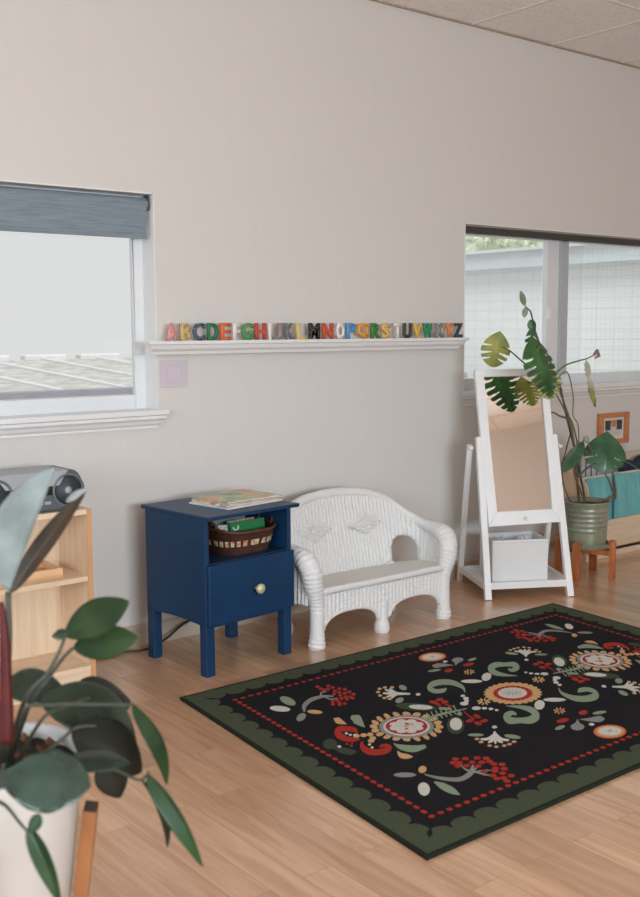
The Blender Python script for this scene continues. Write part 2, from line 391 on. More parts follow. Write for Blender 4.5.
EX = 8.6
M_block = None
def block_mat():
    m, nt, b = nodes('pale_block_siding'); N = nt.nodes; Lk = nt.links
    tc = N.new('ShaderNodeTexCoord'); mp = N.new('ShaderNodeMapping'); mp.inputs['Rotation'].default_value = (0, radians(90), 0)
    sep = N.new('ShaderNodeSeparateXYZ'); cmb = N.new('ShaderNodeCombineXYZ'); Lk.new(tc.outputs['Object'], sep.inputs[0]); Lk.new(sep.outputs['Y'], cmb.inputs['X']); Lk.new(sep.outputs['Z'], cmb.inputs['Y'])
    br = N.new('ShaderNodeTexBrick'); br.offset = 0; br.inputs['Scale'].default_value = 1; br.inputs['Brick Width'].default_value = .2; br.inputs['Row Height'].default_value = .1
    br.inputs['Mortar Size'].default_value = .006; br.inputs['Color1'].default_value = lin((240, 241, 240)); br.inputs['Color2'].default_value = lin((236, 238, 238)); br.inputs['Mortar'].default_value = lin((224, 228, 228))
    Lk.new(cmb.outputs[0], br.inputs['Vector']); Lk.new(br.outputs['Color'], b.inputs['Base Color']); b.inputs['Roughness'].default_value = .8
    return m
ex = thing('neighbour_building', 'pale block building with a grey blue fascia band outside the right window', 'building', (EX, 10, 0))
z1, z0 = at(506, 253, 0, EX).z, at(506, 269, 0, EX).z
B().box(EX, EX+.3, 4.5, 13.5, -.3, z0).build('block_wall', block_mat(), ex)
B().box(EX-.12, EX+.3, 4.5, 13.5, z0, z1).build('fascia_band', mat('grey_blue_fascia', (216, 222, 226), .7, var=.03), ex)
B().box(EX-.16, EX+.3, 4.5, 13.5, z1, z1+.03).build('roof_edge', mat('pale_flashing', (222, 226, 226), .6, var=.02), ex)
# tree beyond the building
tr = thing('leafy_tree', 'pale green leafy tree rising behind the building outside the right window', 'tree', (11.5, 11.2, -.3))
B().tube([(11.5, 11.2, -.3), (11.5, 11.2, 1.2), (11.55, 11.25, 2.2)], [.14, .12, .08], 10).build('trunk', mat('grey_bark', (150, 140, 128), .9), tr, smooth=True)
cr = B(); rnd = random.Random(3)
for i in range(900):
    a, r = rnd.uniform(0, 2*pi), 1.5*sqrt(rnd.random()); p = V((11.5+r*cos(a), 11.2+r*sin(a), 2.75+rnd.uniform(-.55, .75)*(1-r/2)))
    q = V((rnd.uniform(-1, 1), rnd.uniform(-1, 1), rnd.uniform(-.4, 1))).normalized(); s = q.orthogonal().normalized(); t_ = q.cross(s); k = rnd.uniform(.07, .13)
    cr.poly([p-s*k, p+t_*k*.5, p+s*k, p-t_*k*.5])
cr.build('crown', mat('pale_leaf_green', (196, 206, 178), .7, var=.12, scale=3), tr, solid=.004)
# outside ground
tag(B().box(-12, 26, WY+WT, 26, -.5, -.3).build('ground', mat('pale_gravel_ground', (205, 203, 198), .9)), kind='structure')

# ================================================================== picture ledge with its letters
LX0, LX1 = 2.302, 4.200; LYF = 4.0; LZ = 1.357
prof = [(WY, LZ), (LYF-.012, LZ), (LYF-.012, LZ-.014), (LYF, LZ-.018), (LYF+.006, LZ-.034), (LYF+.022, LZ-.046), (LYF+.028, LZ-.06), (WY, LZ-.06)]
t = thing('picture_ledge', 'long white moulded wall ledge carrying the row of alphabet letters', 'shelf', ((LX0+LX1)/2, WY, LZ-.06))
b = B(); va = []; vb = []
for y, z in prof:
    k = (y-(LYF+.028))                       # mitred ends follow the profile
    e = min(0, k)
    va.append(b.bm.verts.new((LX0+e, y, z))); vb.append(b.bm.verts.new((LX1-e, y, z)))
for i in range(len(va)): j = (i+1) % len(va); b.face([va[i], va[j], vb[j], vb[i]])
b.face(va[::-1]); b.face(vb)
b.build('ledge_board', M_white, t)

LETTERS = [('A', 165.5, 178, 'pink', (222,150,146), None), ('B', 180, 191, 'yellow and navy', (206,178,116), ((52,62,78), 75, .30)),
 ('C', 193, 205.5, 'navy speckled', (60,78,100), ((150,160,164), 100, .22)), ('D', 207, 218.7, 'dark green', (46,112,82), ((70,132,100), 80, .2)),
 ('E', 220, 231, 'orange red', (214,108,68), None), ('F', 232.5, 240.5, 'white red-dotted', (238,235,230), ((206,96,86), 120, .2)),
 ('G', 241.8, 254, 'leaf green', (84,148,84), None), ('H', 254.6, 266.5, 'brick red', (196,74,56), ((206,92,70), 60, .2)),
 ('I', 268, 271.6, 'white', (236,232,228), None), ('J', 273, 284, 'mauve grey', (146,128,134), ((176,164,164), 90, .2)),
 ('K', 284.8, 294, 'grey striped', (128,130,134), ((74,78,84), 90, .35)), ('L', 296, 306.5, 'pale yellow', (220,192,124), None),
 ('M', 308.6, 320.2, 'black dotted', (44,46,46), ((150,148,142), 95, .25)), ('N', 322, 333.4, 'vermilion', (202,86,54), ((180,66,44), 80, .25)),
 ('O', 336, 344.6, 'white red-dotted', (238,235,230), ((206,96,86), 120, .2)), ('P', 345.9, 355.8, 'sky blue', (84,146,196), ((130,170,206), 80, .2)),
 ('Q', 357.2, 369, 'amber', (226,158,62), None), ('R', 370.8, 380.5, 'grass green', (66,128,66), ((40,96,56), 80, .25)),
 ('S', 381.2, 390.4, 'mustard yellow', (222,176,90), ((236,204,150), 90, .25)), ('T', 393.6, 401.6, 'white pink-dotted', (236,232,228), ((200,140,130), 120, .2)),
 ('U', 402.8, 412, 'black striped', (48,50,52), ((150,150,146), 90, .27)), ('V', 412.2, 422.2, 'golden yellow', (226,184,84), None),
 ('W', 422.8, 432.4, 'emerald green', (48,140,96), None), ('X', 433.5, 444.2, 'stone grey', (142,140,136), ((112,112,110), 90, .25)),
 ('Y', 444.4, 453.6, 'orange', (228,130,66), None), ('Z', 453.7, 462.8, 'charcoal', (58,66,72), None)]
dg = None
for ch, p0, p1, cname, rgb, pat in LETTERS:
    cu = bpy.data.curves.new('letter_outline', 'FONT'); cu.body = ch; cu.size = 1; cu.extrude = .0; cu.offset = .035; cu.resolution_u = 6
    tmp = bpy.data.objects.new('letter_outline', cu); COL.objects.link(tmp)
    bpy.context.view_layer.update()
    me0 = bpy.data.meshes.new_from_object(tmp.evaluated_get(bpy.context.evaluated_depsgraph_get()))
    bpy.data.objects.remove(tmp); bpy.data.curves.remove(cu)
    bm = bmesh.new(); bm.from_mesh(me0); bpy.data.meshes.remove(me0)
    xs = [v.co.x for v in bm.verts]; ys = [v.co.y for v in bm.verts]; xa, xb, ya, yb = min(xs), max(xs), min(ys), max(ys)
    yl = 4.035
    q0, q1 = at(p0+.3, 339, 1, yl).x, at(p1-.6, 339, 1, yl).x; H = .078
    th = .013
    # sweep the flat glyph into a block
    res = bmesh.ops.extrude_face_region(bm, geom=bm.faces[:])
    for v in res['geom']:
        if isinstance(v, bmesh.types.BMVert): v.co.z += 1
    for v in bm.verts:
        v.co = V(((v.co.x-xa)/(xb-xa)*(q1-q0)-(q1-q0)/2, -th/2+v.co.z*th, (v.co.y-ya)/(yb-ya)*H))
    bmesh.ops.recalc_face_normals(bm, faces=bm.faces)
    me = bpy.data.meshes.new('alphabet_letter'); bm.to_mesh(me); bm.free()
    key = 'letter_paint_'+cname.replace(' ', '_').replace('-', '_')
    me.materials.append(dots(key, rgb, pat[0], pat[1], pat[2]) if pat else mat(key, rgb, .55, var=.05))
    o = bpy.data.objects.new('alphabet_letter', me); COL.objects.link(o); o.location = ((q0+q1)/2, yl, LZ+.0005); WM[o] = Matrix.Identity(4)
    tag(o, f'{cname} wooden letter {ch} standing on the white wall ledge', 'letter', 'alphabet letters on the wall ledge')

# lilac card stuck to the wall under the ledge
c0, c1 = at(160.5, 388, 1, WY), at(186.5, 360, 1, WY)
t = thing('paper_card', 'pale lilac square card stuck to the wall under the ledge end', 'card', (c0.x, WY, c0.z))
B().box(c0.x, c1.x, WY-.004, WY-.0005, c0.z, c1.z).build('card', mat('pale_lilac_paper', (206, 196, 206), .7, var=.02), t, bevel=.001)
b = B(); cx, cz = (c0.x+c1.x)/2, (c0.z+c1.z)/2; s = .042
for k in range(4):
    a0, a1 = k*pi/2+pi/4, (k+1)*pi/2+pi/4
    b.poly([(cx+s*1.35*cos(a0), WY-.0046, cz+s*1.35*sin(a0)), (cx+s*1.35*cos(a1), WY-.0046, cz+s*1.35*sin(a1)), (cx+s*1.2*cos(a1), WY-.0046, cz+s*1.2*sin(a1)), (cx+s*1.2*cos(a0), WY-.0046, cz+s*1.2*sin(a0))])
b.build('printed_border', mat('lilac_print', (197, 188, 200), .7, var=.02), t)

# ================================================================== birch shelving unit with boombox and tray
SX1, SYF, SYB, SZ = 1.834, 3.712, 3.985, .716
SX0 = .86; TH = .020
M_birch = wood('birch_plywood', (212, 188, 160), (230, 208, 182), .45, axis='x')
M_birchz = wood('birch_plywood_upright', (212, 188, 160), (230, 208, 182), .45, axis='z')
M_birche = mat('birch_edge_banding', (200, 152, 108), .5, var=.08)
t = thing('shelving_unit', 'open birch plywood shelf unit under the left window carrying the boombox', 'shelf unit', (1.35, 3.9, 0))
for xa in (SX0, SX1-TH):
    q = B().box(xa, xa+TH, SYF+.003, SYB, 0, SZ).build('side_panel', M_birchz, t, bevel=.001)
    B().box(xa, xa+TH, SYF, SYF+.003, 0, SZ).build('edge_band', M_birche, q)
xi0, xi1 = SX0+TH, SX1-TH
B().box(xi0, xi1, SYF+.001, SYB, SZ-.021, SZ).build('top_panel', M_birch, t, bevel=.001)
B().box(xi0, xi1, SYF+.006, SYB-.012, .430, .450).build('shelf', M_birch, t, bevel=.001)
B().box(xi0, xi1, SYF+.003, SYB-.012, .072, .092).build('bottom_shelf', M_birch, t, bevel=.001)
B().box(xi0, xi1, SYF+.012, SYF+.03, 0, .072).build('kickboard', M_birch, t)
B().box(xi0, xi1, SYB-.012, SYB, 0, SZ-.021).build('back_panel', M_birchz, t)
# tray
TX0, TX1, TY0, TY1, TZ = 1.40, 1.735, 3.77, 3.95, .4505
b = B(); b.box(TX0, TX1, TY0, TY1, TZ, TZ+.008)
ow = thing('wooden_tray', 'shallow light wooden tray on the middle shelf under the boombox', 'tray', ((TX0+TX1)/2, 3.86, TZ))
b.build('tray_base', mat('tray_wood_dark', (206, 160, 116), .5), ow)
for args in ((TX0, TX1, TY0, TY0+.012), (TX0, TX1, TY1-.012, TY1), (TX0, TX0+.012, TY0+.012, TY1-.012), (TX1-.012, TX1, TY0+.012, TY1-.012)):
    b = B(); x0, x1, y0, y1 = args
    b.box(x0, x1, y0, y1, TZ+.008, TZ+.036); b.build('rim', mat('tray_wood', (214, 176, 136), .5), ow, bevel=.002)
# boombox
BX0, BX1, BYF, BZ = 1.395, 1.818, 3.735, SZ+.001
t = thing('boombox', 'grey portable boombox with two round speakers and a silver top, on the shelf unit', 'stereo', ((BX0+BX1)/2, 3.85, BZ))
M_bd = mat('charcoal_plastic', (80, 90, 96), .5, var=.05); M_bs = mat('silver_plastic', (158, 164, 170), .45, metal=0, var=.03)
zc, hh = BZ+.078, .077
out = []
n = 10
for k in range(n+1): a = -pi/2+pi*k/n; out.append((BX1-hh*.62+hh*.62*cos(a), zc+hh*sin(a)))
for k in range(n+1): a = pi/2+pi*k/n; out.append((BX0+hh*.62+hh*.62*cos(a), zc+hh*sin(a)))
B().prism([(x, BYF, z) for x, z in out], (0, .19, 0)).build('body', M_bd, t, bevel=.012, seg=3)
b = B(); xa, xb = BX0+.10, BX1-.10
b.prism([(xa-.035, BYF-.006, BZ+.157), (xb+.035, BYF-.006, BZ+.157), (xb-.005, BYF-.006, BZ+.098), (xa+.005, BYF-.006, BZ+.098)], (0, .188, 0)); b.build('silver_top', M_bs, t, bevel=.004)
B().box(xa+.02, xb-.02, BYF-.004, BYF+.01, BZ+.065, BZ+.098).build('display', mat('black_display', (28, 32, 36), .15, var=.02), t, bevel=.003)
b = B(); b.box(xa+.03, xb-.03, BYF+.01, BYF+.02, BZ+.02, BZ+.06)
for i in range(5): B().box(xa+.03+i*.032, xa+.055+i*.032, BYF-.005, BYF+.01, BZ+.03, BZ+.042).build('button', M_bs, t, bevel=.002)
b.bm.free()
for xs_ in (BX0+.068, BX1-.068):
    c_ = (xs_, BYF, zc)
    rg = B().lathe([(.066, .004), (.066, -.008), (.060, -.011), (.056, -.006), (.054, .004)], c_, 36, 'y').build('speaker_ring', mat('speaker_ring_grey', (98, 108, 114), .4, var=.03), t, smooth=False)
    B().lathe([(.055, -.004), (.035, .004), (.016, .006)], c_, 36, 'y').build('speaker_cone', mat('speaker_cone', (84, 94, 100), .6), rg, smooth=True)
    B().lathe([(.016, .006), (.014, -.004), (.007, -.009), (.0001, -.0105)], c_, 24, 'y').build('dust_cap', M_bs, rg, smooth=True)

# ================================================================== navy nightstand (local frame: x along the front, y into the depth)
NA = radians(5.9)
t = thing('nightstand', 'navy blue painted bedside table with an open cubby and one drawer', 'bedside table', (2.229, 3.520, 0), NA); ns = t
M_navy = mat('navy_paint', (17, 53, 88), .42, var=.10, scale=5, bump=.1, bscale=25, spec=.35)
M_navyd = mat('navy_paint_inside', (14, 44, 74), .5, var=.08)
NW, ND = .470, .406; ZT = .648; zb0 = .208
lg = .044
for x in (0, NW-lg):
    for y in (0, ND-lg):
        B().box(x, x+lg, y, y+lg, 0, .23).build('leg', M_navy, t, local=True, bevel=.003)
for x in (0, NW-.02):   # sides with a slightly bowed lower edge
    b = B(); pts = []
    for k in range(13): u = k/12; pts.append((x, u*ND, zb0-.0+.012*sin(pi*u)))
    pts += [(x, ND, ZT), (x, 0, ZT)]
    b.prism(pts, (.02, 0, 0)); b.build('side_panel', M_navy, t, local=True, bevel=.0015)
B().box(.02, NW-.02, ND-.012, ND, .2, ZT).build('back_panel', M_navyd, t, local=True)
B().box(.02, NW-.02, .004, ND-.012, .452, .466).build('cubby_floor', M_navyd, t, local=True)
B().box(.02, NW-.02, .006, .024, .200, .228).build('lower_rail', M_navy, t, local=True, bevel=.001)
B().box(-.004, NW+.024, -.032, ND+.026, ZT, ZT+.016).build('top', M_navy, t, local=True, bevel=.004)
d = B().box(.006, NW+.003, -.016, 0.004, .214, .462).build('drawer', M_navy, t, local=True, bevel=.003)
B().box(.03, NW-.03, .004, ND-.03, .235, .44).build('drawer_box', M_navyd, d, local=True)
B().lathe([(.009, 0), (.008, -.012), (.014, -.016), (.0205, -.024), (.0215, -.033), (.014, -.040), (.0001, -.043)], (.254, -.016, .334), 24, 'y').build('knob', mat('brass_knob', (196, 192, 160), .4, metal=.15, var=.05), d, local=True, smooth=True)
def NSW(x, y, z): return WM[ns] @ V((x, y, z))

# picture books lying on top
ZTOP = ZT+.016
def book(name, label, c, sx, sy, th, rz, cover, group, z):
    w = NSW(c[0], c[1], 0)
    o = thing(name, label, 'book', (w.x, w.y, z), NA+rz, group)
    B().box(-sx/2+.003, sx/2-.003, -sy/2+.003, sy/2-.003, .0008, th-.0008).build('pages', mat('white_paper', (226, 222, 212), .8, var=.03), o, local=True)
    b = B(); b.box(-sx/2, sx/2, -sy/2, sy/2, 0, .0008); b.box(-sx/2, sx/2, -sy/2, sy/2, th-.0008, th); b.box(-sx/2, -sx/2+.001, -sy/2, sy/2, .0008, th-.0008)
    b.build('cover', cover, o, local=True)
    return o
def blotch(name, cols, scale=9, seed=0):
    if name in MATS: return MATS[name]
    m, nt, b = nodes(name); N = nt.nodes; Lk = nt.links
    tc = N.new('ShaderNodeTexCoord'); mp = N.new('ShaderNodeMapping'); mp.inputs['Location'].default_value = (seed, seed*2, 0)
    nz = N.new('ShaderNodeTexNoise'); nz.inputs['Scale'].default_value = scale; nz.inputs['Detail'].default_value = 1.5; nz.inputs['Distortion'].default_value = .8
    Lk.new(tc.outputs['Object'], mp.inputs[0]); Lk.new(mp.outputs[0], nz.inputs['Vector'])
    rp = N.new('ShaderNodeValToRGB'); e = rp.color_ramp.elements; rp.color_ramp.interpolation = 'LINEAR'
    n = len(cols); e[0].position = .28; e[0].color = lin(cols[0]); e[1].position = .72; e[1].color = lin(cols[-1])
    for i in range(1, n-1): q = e.new(.28+.44*i/(n-1)); q.color = lin(cols[i])
    Lk.new(nz.outputs['Fac'], rp.inputs[0]); Lk.new(rp.outputs[0], b.inputs['Base Color']); b.inputs['Roughness'].default_value = .35
    MATS[name] = m; return m
GB = 'picture books on the navy bedside table'
z = ZTOP+.0005
book('picture_book', 'pale blue white picture book, bottom of the pile on the bedside table', (.322, .185), .325, .245, .007, .05, blotch('cover_pale_blue', [(150,190,214),(214,224,228),(226,226,222)], 6, 1), GB, z); z += .0075
book('picture_book', 'white and red picture book in the middle of the pile on the bedside table', (.335, .190), .315, .24, .006, -.02, blotch('cover_white_red', [(232,228,220),(226,190,170),(196,84,66),(236,230,220)], 10, 3), GB, z); z += .0065
book('picture_book', 'brown and green edged picture book second from the top of the bedside pile', (.34, .195), .315, .24, .005, .03, blotch('cover_brown_green', [(92,66,52),(206,196,170),(92,140,84)], 12, 5), GB, z); z += .0055
tb = book('picture_book', 'green and orange illustrated picture book on top of the bedside pile', (.335, .205), .30, .25, .006, .0, blotch('cover_green_orange', [(104,134,120),(128,156,136),(160,176,146),(198,194,156),(208,160,122),(200,120,90)], 7, 8), GB, z); z += .0065

# wicker basket in the cubby
def basket():
    w = NSW(.296, .142, .4665)
    o = thing('wicker_basket', 'dark brown wicker basket with a band of colourful ribbon in the navy cubby', 'basket', (w.x, w.y, w.z), NA)
    a0, b0, a1, b1, H = .126, .090, .152, .120, .098
    def sup(a, b_, th, e=2.8):
        c, s = cos(th), sin(th); return (a*abs(c)**(2/e)*(1 if c >= 0 else -1), b_*abs(s)**(2/e)*(1 if s >= 0 else -1))
    bb_ = B(); n, m_ = 96, 26; rings = []
    for j in range(m_+1):
        u = j/m_; ring = []
        for k in range(n):
            th = 2*pi*k/n; x, y = sup(a0+(a1-a0)*u, b0+(b1-b0)*u, th)
            band = .36 < u < .64
            wv = .0025*sin(k*pi/2+ (pi if j % 2 else 0)) if not band else -.002
            r = 1+wv/.15*1.2
            ring.append(bb_.bm.verts.new((x*r, y*r, u*H+ (.012*(abs(x)/a1)**3)*u)))
        rings.append(ring)
    for j in range(m_):
        for k in range(n): bb_.face([rings[j][k], rings[j][(k+1) % n], rings[j+1][(k+1) % n], rings[j+1][k]])
    bb_.face(rings[0][::-1])
    bb_.build('woven_body', mat('dark_wicker', (70, 40, 30), .6, var=.3, scale=60), o, local=True, solid=.005)
    rb = B(); pts = [V((*sup(a1+.004, b1+.004, 2*pi*k/n), H+.012*(abs(cos(2*pi*k/n)))**3)) for k in range(n)]; pts.append(pts[0]); pts.append(pts[1])
    rb.tube(pts, [.0065+.0012*sin(k*1.6) for k in range(len(pts))], 8, cap=False); rb.build('rim', mat('brown_wicker_rim', (94, 54, 38), .55, var=.3, scale=60), o, local=True, smooth=True)
    cols = [(196,74,58), (206,190,160), (96,140,92), (214,150,92), (150,160,150)]
    for k in range(26):                                # ribbon showing between the uprights
        th0, th1 = 2*pi*(k+.15)/26, 2*pi*(k+.75)/26; q = []
        rbn = B()
        for (th, u) in ((th0, .38), ((th0+th1)/2, .38), (th1, .38), (th1, .62), ((th0+th1)/2, .62), (th0, .62)):
            x, y = sup(a0+(a1-a0)*u+.004, b0+(b1-b0)*u+.004, th); q.append((x, y, u*H))
        rbn.poly([q[0], q[1], q[4], q[5]]); rbn.poly([q[1], q[2], q[3], q[4]])
        rbn.build('ribbon', blotch('ribbon_print', [(206,190,160),(196,84,62),(220,206,176),(96,140,92),(216,160,96)], 28, 2), o, local=True, solid=.002)
    for sx_ in (-1, 1):
        hb = B(); pts = spline([(sx_*(a1-.01), -.05, H+.004), (sx_*(a1+.008), -.035, H+.035), (sx_*(a1+.012), 0, H+.046), (sx_*(a1+.008), .035, H+.035), (sx_*(a1-.01), .05, H+.004)], 5)
        hb.tube(pts, .006, 8); hb.build('handle', MATS['brown_wicker_rim'], o, local=True, smooth=True)
    return o
bk = basket()
# books standing and leaning in the basket
def lean_book(label, x, y, z, sx, sz, th, rx, rz, cover, extra=None, ry=0):
    w = NSW(x, y, z)
    o = thing('book', label, 'book', (w.x, w.y, w.z), NA+rz, 'books in the wicker basket'); o.rotation_euler = (rx, ry, NA+rz); WM[o] = Matrix.Translation(w) @ o.rotation_euler.to_matrix().to_4x4()
    B().box(-sx/2+.003, sx/2-.003, -th/2+.001, th/2-.001, .002, sz-.002).build('pages', MATS['white_paper'], o, local=True)
    b = B(); b.box(-sx/2, sx/2, -th/2, -th/2+.001, 0, sz); b.box(-sx/2, sx/2, th/2-.001, th/2, 0, sz); b.box(-sx/2, -sx/2+.0015, -th/2, th/2, 0, sz)
    b.build('cover', cover, o, local=True)
    if extra: extra(o, sx, sz, th)
    return o
def white_hook(o, sx, sz, th):          # pale hooked mark at the left end of the green cover
    b = B(); b.tube(spline([(-sx/2+.012, -th/2-.0015, sz-.020), (-sx/2+.020, -th/2-.0015, sz-.032), (-sx/2+.036, -th/2-.0015, sz-.030), (-sx/2+.042, -th/2-.0015, sz-.016)], 4), .004, 6); b.build('printed_hook', mat('white_print', (226, 226, 220), .6, var=.02), o, local=True, smooth=True)
zb = .4665+.006
lean_book('bright green book with a white hooked mark lying at the front of the basket', .315, .092, zb+.012, .19, .112, .014, -.20, .0, mat('green_cover', (44, 128, 74), .45, var=.05), white_hook)
lean_book('sage grey book standing at the back of the basket behind the green one', .29, .195, zb+.006, .19, .135, .012, -.10, .02, mat('sage_cover', (126, 142, 128), .5, var=.08))
lean_book('white and mauve book between the green and the sage books in the basket', .312, .132, zb+.006, .15, .118, .012, -.14, .03, blotch('cover_mauve', [(96,70,86),(216,210,214),(206,120,116),(226,222,220)], 20, 4))
lean_book('grey brown patterned book at the left end of the basket', .200, .132, zb+.008, .064, .105, .014, -.12, -.4, blotch('cover_greybrown', [(70,66,60),(136,132,122),(196,190,176)], 26, 6))

# black cable along the baseboard
b = B(); b.tube(spline([(1.84, 4.05, .008), (1.95, 4.02, .008), (2.10, 4.035, .008), (2.22, 4.0, .009), (2.33, 4.02, .03), (2.45, 4.05, .075), (2.58, 4.065, .085), (2.8, 4.07, .06), (2.95, 4.068, .04)], 8), .0055, 8)
tag(b.build('power_cable', mat('black_cable', (40, 40, 42), .5), smooth=True), 'black power cable running along the baseboard behind the navy bedside table', 'cable')
# ================================================================== white wicker loveseat
LC = 3.222
t = thing('loveseat', 'small white painted wicker loveseat with two woven diamonds on its back', 'loveseat', (LC, 3.7, 0)); ls = t
M_wick = mat('white_wicker', (224, 224, 224), .55, var=.05, scale=90)
# half plan (x offset from centre, y, rim height)
half = [(.438, 3.575, .39), (.452, 3.64, .414), (.457, 3.71, .424), (.440, 3.770, .440), (.393, 3.818, .486), (.312, 3.840, .549), (.20, 3.850, .592), (.10, 3.854, .607), (0, 3.855, .612)]
full = [(LC+x, y, h) for x, y, h in half]+[(LC-x, y, h) for x, y, h in half[-2::-1]]
dense = spline(full, 14)
acc = [0]
for i in range(1, len(dense)): acc.append(acc[-1]+sqrt((dense[i][0]-dense[i-1][0])**2+(dense[i][1]-dense[i-1][1])**2))
S = acc[-1]
def plan(s):
    s = max(0, min(S, s)); lo, hi = 0, len(acc)-1
    while hi-lo > 1:
        mdl = (lo+hi)//2
        if acc[mdl] <= s: lo = mdl
        else: hi = mdl
    k = (s-acc[lo])/(acc[hi]-acc[lo]+1e-9)
    a, c = dense[lo], dense[hi]; p = [a[j]+(c[j]-a[j])*k for j in range(3)]
    tx, ty = c[0]-a[0], c[1]-a[1]; l = sqrt(tx*tx+ty*ty); n = V((-ty/l, tx/l, 0))      # points into the seat
    return p, n
def s_of(xo, yo, rng):
    best = None
    for i in range(rng[0], rng[1]):
        dd = (dense[i][0]-xo)**2+(dense[i][1]-yo)**2
        if best is None or dd < best[0]: best = (dd, acc[i])
    return best[1]
mid = len(dense)//2
sR0, sR1 = s_of(LC+.446, 3.775, (0, mid)), s_of(LC+.302, 3.842, (0, mid))
holes = [(sR0, sR1), (S-sR1, S-sR0)]
HZ0, HZ1 = .215, .378
def in_hole(s, z):
    for a, c in holes:
        if a < s < c:
            m_, w = (a+c)/2, (c-a)/2
            if HZ0 < z < HZ1-.075+.075*sqrt(max(0, 1-((s-m_)/w)**2)): return True
    return False
zbase = .195
bb_ = B(); bb_.keep = False
NS_, NZ = 780, 48
rib = S/62
grid = []
for i in range(NS_+1):
    s = S*i/NS_; p, n = plan(s); col = []
    for j in range(NZ+1):
        z = zbase+(p[2]-zbase)*j/NZ
        lean = .078*max(0, (z-.26))/.37*max(0, min(1, (p[1]-3.75)/.1))     # back leans away from the sitter
        d = .015*abs(sin(pi*s/rib))**.7+.0008*sin(z*260+ (int(s/rib) % 2)*pi)
        for cx in (LC-.158, LC+.158):
            if p[1] > 3.80:
                e = abs(p[0]-cx)/.122+abs(z-.452)/.058
                if e < 1: d = .020*min(1, (1-e)*6)+.007*sin(z*300+abs(p[0]-cx)*150)
        q = V((p[0], p[1], z))+n*d-n*0; q -= n*lean if False else V((0, 0, 0)); q.y += lean
        col.append(bb_.bm.verts.new(q))
    grid.append(col)
for i in range(NS_):
    for j in range(NZ):
        s = S*(i+.5)/NS_; p, _n = plan(s); z = zbase+(p[2]-zbase)*(j+.5)/NZ
        if in_hole(s, z): continue
        bb_.face([grid[i][j], grid[i+1][j], grid[i+1][j+1], grid[i][j+1]])
bb_.build('backrest', M_wick, t, solid=.012)
def shellpt(s, z):
    p, n = plan(s); lean = .078*max(0, (z-.26))/.37*max(0, min(1, (p[1]-3.75)/.1)); return V((p[0], p[1]+lean, z))
for a, c in holes:                      # round binding of the two arched openings
    pts = []
    m_, w = (a+c)/2, (c-a)/2
    pts.append(shellpt(a, HZ0)); pts.append(shellpt(a, HZ1-.11))
    for k in range(13):
        th = pi-pi*k/12; pts.append(shellpt(m_+w*cos(th), HZ1-.075+.075*sin(th)))
    pts.append(shellpt(c, HZ1-.11)); pts.append(shellpt(c, HZ0))
    B().tube(pts, .0115, 8).build('arch_binding', M_wick, t, smooth=True)
# rolled rim: front foot, arm, back and down to the other foot, in one run of wrapped cane
def rim_half(sg):
    pts = [(.396, 3.556, 0.0, .037), (.396, 3.556, .02, .039), (.394, 3.556, .055, .034), (.394, 3.556, .16, .031), (.398, 3.556, .22, .034), (.416, 3.553, .29, .043), (.426, 3.556, .350, .046), (.436, 3.585, .396, .046), (.446, 3.65, .416, .038), (.450, 3.72, .424, .031), (.440, 3.80, .444, .027), (.398, 3.865, .490, .025), (.314, 3.898, .553, .024), (.20, 3.913, .595, .023), (.10, 3.92, .609, .023), (0, 3.923, .614, .023)]
    return [(LC+sg*x, y, z, r) for x, y, z, r in pts]
R_ = rim_half(1); L_ = rim_half(-1)
path = spline(R_+L_[-2::-1], 14)
b = B()
fine = []; run_ = 0.
for i in range(len(path)-1):
    p, q = path[i], path[i+1]; l = (V(p[:3])-V(q[:3])).length; k = max(1, int(l/.005))
    for j in range(k):
        f_ = j/k; fine.append(tuple(p[m_]+(q[m_]-p[m_])*f_ for m_ in range(4)))
fine.append(path[-1])
prev = None; rings = []; NRM = 18; slen = 0.
for i, p in enumerate(fine):
    d = (V(fine[min(i+1, len(fine)-1)][:3])-V(fine[max(i-1, 0)][:3])).normalized(); c_ = V(p[:3])
    if i: slen += (c_-V(fine[i-1][:3])).length
    if prev is None: s_ = d.orthogonal().normalized()
    else: s_ = (prev-d*prev.dot(d)).normalized()
    prev = s_; t_ = d.cross(s_); ring = []
    for k in range(NRM):
        th = 2*pi*k/NRM; r = p[3]*(1+.05*sin(2*pi*slen/.019+th))
        ring.append(b.bm.verts.new(c_+(s_*cos(th)+t_*sin(th))*r))
    rings.append(ring)
for i in range(len(rings)-1):
    for k in range(NRM): b.face([rings[i][k], rings[i][(k+1) % NRM], rings[i+1][(k+1) % NRM], rings[i+1][k]])
b.face(rings[0][::-1]); b.face(rings[-1])
b.build('rolled_rim', M_wick, t, smooth=True)
# feet, seat, skirt
def foot(x, y, name, top):
    B().lathe([(.033, 0), (.037, .012), (.036, .035), (.029, .055), (.028, top)], (x, y, 0), 20).build(name, M_wick, t, smooth=False)
foot(LC, 3.566, 'leg', .15)
for x in (LC-.362, LC+.285): foot(x, 3.83, 'leg', .25)
seat_plan = [(p[0], p[1]) for p in [plan(S*k/60)[0] for k in range(61)]]
b = B(); pts = [(x+(LC-x)*.012, y-.006, .243-.085*(y-3.55)) for x, y in seat_plan]+[(LC-.39, 3.545, .243), (LC+.39, 3.545, .243)]
b.prism(pts, (0, 0, .022)); b.build('seat', mat('white_wicker_seat', (226, 224, 220), .6, var=.06, scale=140, bump=.6, bscale=260), t, bevel=.008)
b = B(); b.tube([(LC-.37+.74*k/150, 3.545, .252) for k in range(151)], [.017*(1+.07*(1 if k % 2 else -1)) for k in range(151)], 10); b.build('seat_edge_roll', M_wick, t, smooth=True)
